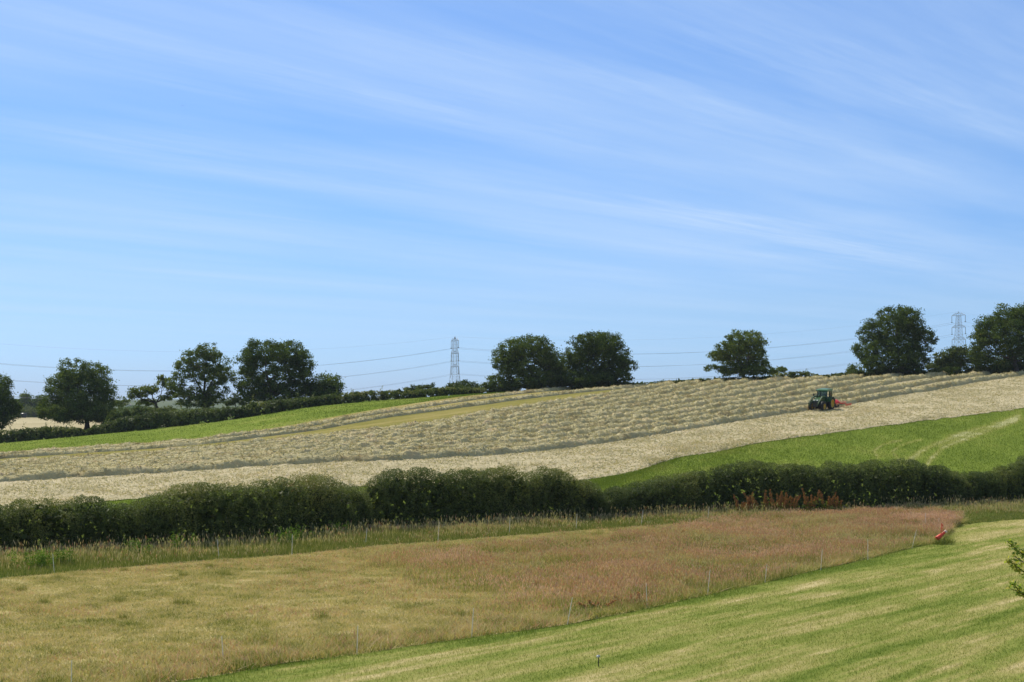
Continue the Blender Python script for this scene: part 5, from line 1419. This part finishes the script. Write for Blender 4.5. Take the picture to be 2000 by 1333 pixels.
def near_tree():
    D = 20.0; rng = np.random.default_rng(55)
    bx = at_depth(2210, D); base = np.array([bx[0], D, float(terrain(bx[0], D))])
    T = tag(empty('young_tree', base), 'young tree whose yellow-green leafy twigs reach in at the right edge', 'tree')
    tw = MB(); parts = []
    top = at_depth(2195, D, 985) - base
    tw.tube(np.array([[0, 0, -0.1], [0.02, 0, 1.5], top * 0.7 + [0.05, 0, 0], top]), [0.07, 0.055, 0.03, 0.008], 8)
    def twig(pxs, depth_off, dens, seedcol):
        P = np.array([at_depth(a, D + o, b) for (a, b), o in zip(pxs, depth_off)]) - base
        tw.tube(P, np.linspace(0.012, 0.003, len(P)), 5)
        L = np.linalg.norm(np.diff(P, axis=0), axis=1).sum(); n = int(L * dens)
        t = rng.uniform(0, len(P) - 1.001, n); i = t.astype(int); f = (t - i)[:, None]
        C = P[i] * (1 - f) + P[i + 1] * f + rng.normal(size=(n, 3)) * 0.026
        V, F = leaf_cards(C, np.tile([0.1, -0.3, 0.9], (n, 1)), 0.052 * (0.7 + 0.6 * rng.uniform(size=n)), 0.032, rng, 0.8)
        parts.append((V, F, np.clip(rng.normal(seedcol, 0.28, n), 0, 1)))
    twig([(2195, 1160), (2090, 1122), (2030, 1098), (1996, 1082), (1982, 1070), (1966, 1057)], [0, 0.1, 0.1, 0.05, 0, 0], 140, 0.42)
    twig([(2200, 1190), (2080, 1150), (2020, 1128), (1995, 1114), (1980, 1102), (1967, 1094)], [0, -0.1, -0.2, -0.2, -0.2, -0.2], 150, 0.62)
    twig([(2030, 1115), (2004, 1102), (1986, 1090), (1979, 1087)], [-0.1, 0, 0.1, 0.1], 150, 0.6)
    twig([(2200, 1235), (2080, 1206), (2020, 1178), (1996, 1160), (1985, 1148), (1976, 1138)], [0, 0.2, 0.2, 0.2, 0.2, 0.2], 120, 0.5)
    twig([(2010, 1168), (1990, 1156), (1972, 1150)], [0.2, 0.2, 0.2], 130, 0.75)
    for _ in range(26):                                        # the rest of its crown, right of the frame
        a = rng.uniform(0, 2 * math.pi); z = rng.uniform(2.2, top[2] * 0.95); r = 1.05 * (1.1 - abs(z / top[2] - 0.55))
        e = np.array([0.15 + abs(r * math.cos(a)) * (1 if math.cos(a) > -0.3 else -0.45), r * math.sin(a), z + 0.4])
        s = np.array([0.03, 0, z - 0.2]); P = np.array([s, (s + e) / 2 + [0, 0, 0.1], e])
        tw.tube(P, [0.016, 0.01, 0.003], 5)
        n = 130; f = rng.uniform(0.25, 1, n)[:, None]
        V, F = leaf_cards(s + (e - s) * f + rng.normal(size=(n, 3)) * 0.05, np.tile([0.1, -0.3, 0.9], (n, 1)), 0.055, 0.034, rng, 0.8)
        parts.append((V, F, np.clip(rng.normal(0.5, 0.25, n), 0, 1)))
    tw.build('branches', M['bark'], T, smooth=True)
    V, F, hu = join(parts)
    link('leaves', make_mesh('leaves', V, F, M['leaf_young'], hue=hu), T)
near_tree()

def bale():
    g = at_depth(48, 770); T = MB()
    T.lathe([(0.02, -1.3), (0.95, -1.28), (1.12, -1.15), (1.16, 0), (1.12, 1.15), (0.95, 1.28), (0.02, 1.3)], (0, 0, 0), 24, 'x')
    o = T.build('wrapped_bale', M['black_wrap'], None, (g[0], 770, g[2] + 0.25 + 1.1), smooth=True)
    o.rotation_euler = (0, 0, 0.3)
    tag(o, 'dark rounded bale at the end of the far hay field', 'bale')
bale()

def house():
    D = 2400; p = at_depth(253, D, 799); z = float(terrain(p[0], D))
    T = tag(empty('house', (p[0], D, z)), 'tiny pale house far away in the gap left of the sparse oak', 'house')
    h = p[2] - z + 4.5
    w = MB(); w.prism([(-4, -0.5), (4, -0.5), (4, h), (0, h + 2.6), (-4, h)], -4, 4); wl = w.build('wall', M['house_wall'], T)
    r = MB(); r.bar((-4.5, 0, h - 0.3), (0, 0, h + 2.75), 9, 0.2); r.bar((4.5, 0, h - 0.3), (0, 0, h + 2.75), 9, 0.2); r.build('roof', M['house_roof'], T)
house()

def bird(pxx, pyy, D, span, label, up):
    P = at_depth(pxx, D, pyy); b = MB()
    b.tube(np.array([[-0.30, 0, 0], [-0.16, 0, 0.01], [0, 0, 0], [0.2, 0, -0.01], [0.34, 0, 0]]) * span, np.array([0.012, 0.05, 0.06, 0.03, 0.015]) * span, 8)
    for s in (-1, 1):
        V = np.array([[-0.12, 0, 0.01], [0.08, 0, 0.01], [0.04, s * 0.25, up * 0.16], [-0.09, s * 0.25, up * 0.16], [0.08, s * 0.5, up * 0.10], [0.05, s * 0.5, up * 0.10]]) * span
        V2 = V - [0, 0, 0.012 * span]
        b.add(np.vstack([V, V2]), np.array([(0, 1, 2, 3), (3, 2, 4, 5), (9, 8, 7, 6), (11, 10, 8, 9), (0, 3, 9, 6), (3, 5, 11, 9), (1, 7, 8, 2), (2, 8, 10, 4)]))
    o = b.build('bird', M['bird'], None, P); o.rotation_euler = (0, 0, R(100 + 20 * up))
    tag(o, label, 'bird', 'tiny birds high in the sky')
bird(356.5, 206.5, 170, 0.34, 'darkest of the tiny birds, in the upper left sky', 0.3)
bird(276, 160, 240, 0.30, 'faint tiny bird up and left of the darkest one', 0.2)
bird(147, 537, 240, 0.30, 'tiny bird low in the sky near the left edge', 0.2)
bird(674, 615.5, 240, 0.32, 'tiny bird low in the sky above the broad oak', -0.6)
bird(1780, 458, 260, 0.30, 'faint tiny bird in the right of the sky', 0.3)
bird(1566, 653.5, 280, 0.32, 'faint tiny bird just right of the lone oak', 0.2)

# ------------------------------------------------------------------ haze
def haze():
    m = bpy.data.materials.new('haze'); m.use_nodes = True
    nt = m.node_tree; nt.nodes.clear()
    v = nt.nodes.new('ShaderNodeVolumePrincipled'); v.inputs['Color'].default_value = (0.72, 0.84, 1.0, 1); v.inputs['Density'].default_value = HAZE; v.inputs['Anisotropy'].default_value = 0.2
    o = nt.nodes.new('ShaderNodeOutputMaterial'); nt.links.new(v.outputs[0], o.inputs['Volume'])
    x0, x1, y0, y1, z0, z1 = -9500, 9500, -180, 9300, -22, 66
    V = [(x0, y0, z0), (x1, y0, z0), (x1, y1, z0), (x0, y1, z0), (x0, y0, z1), (x1, y0, z1), (x1, y1, z1), (x0, y1, z1)]
    F = [(0, 3, 2, 1), (4, 5, 6, 7), (0, 1, 5, 4), (1, 2, 6, 5), (2, 3, 7, 6), (3, 0, 4, 7)]
    ob = link('haze', make_mesh('haze', V, np.array(F), m)); ob['kind'] = 'stuff'

HAZE = 0.00006
haze()
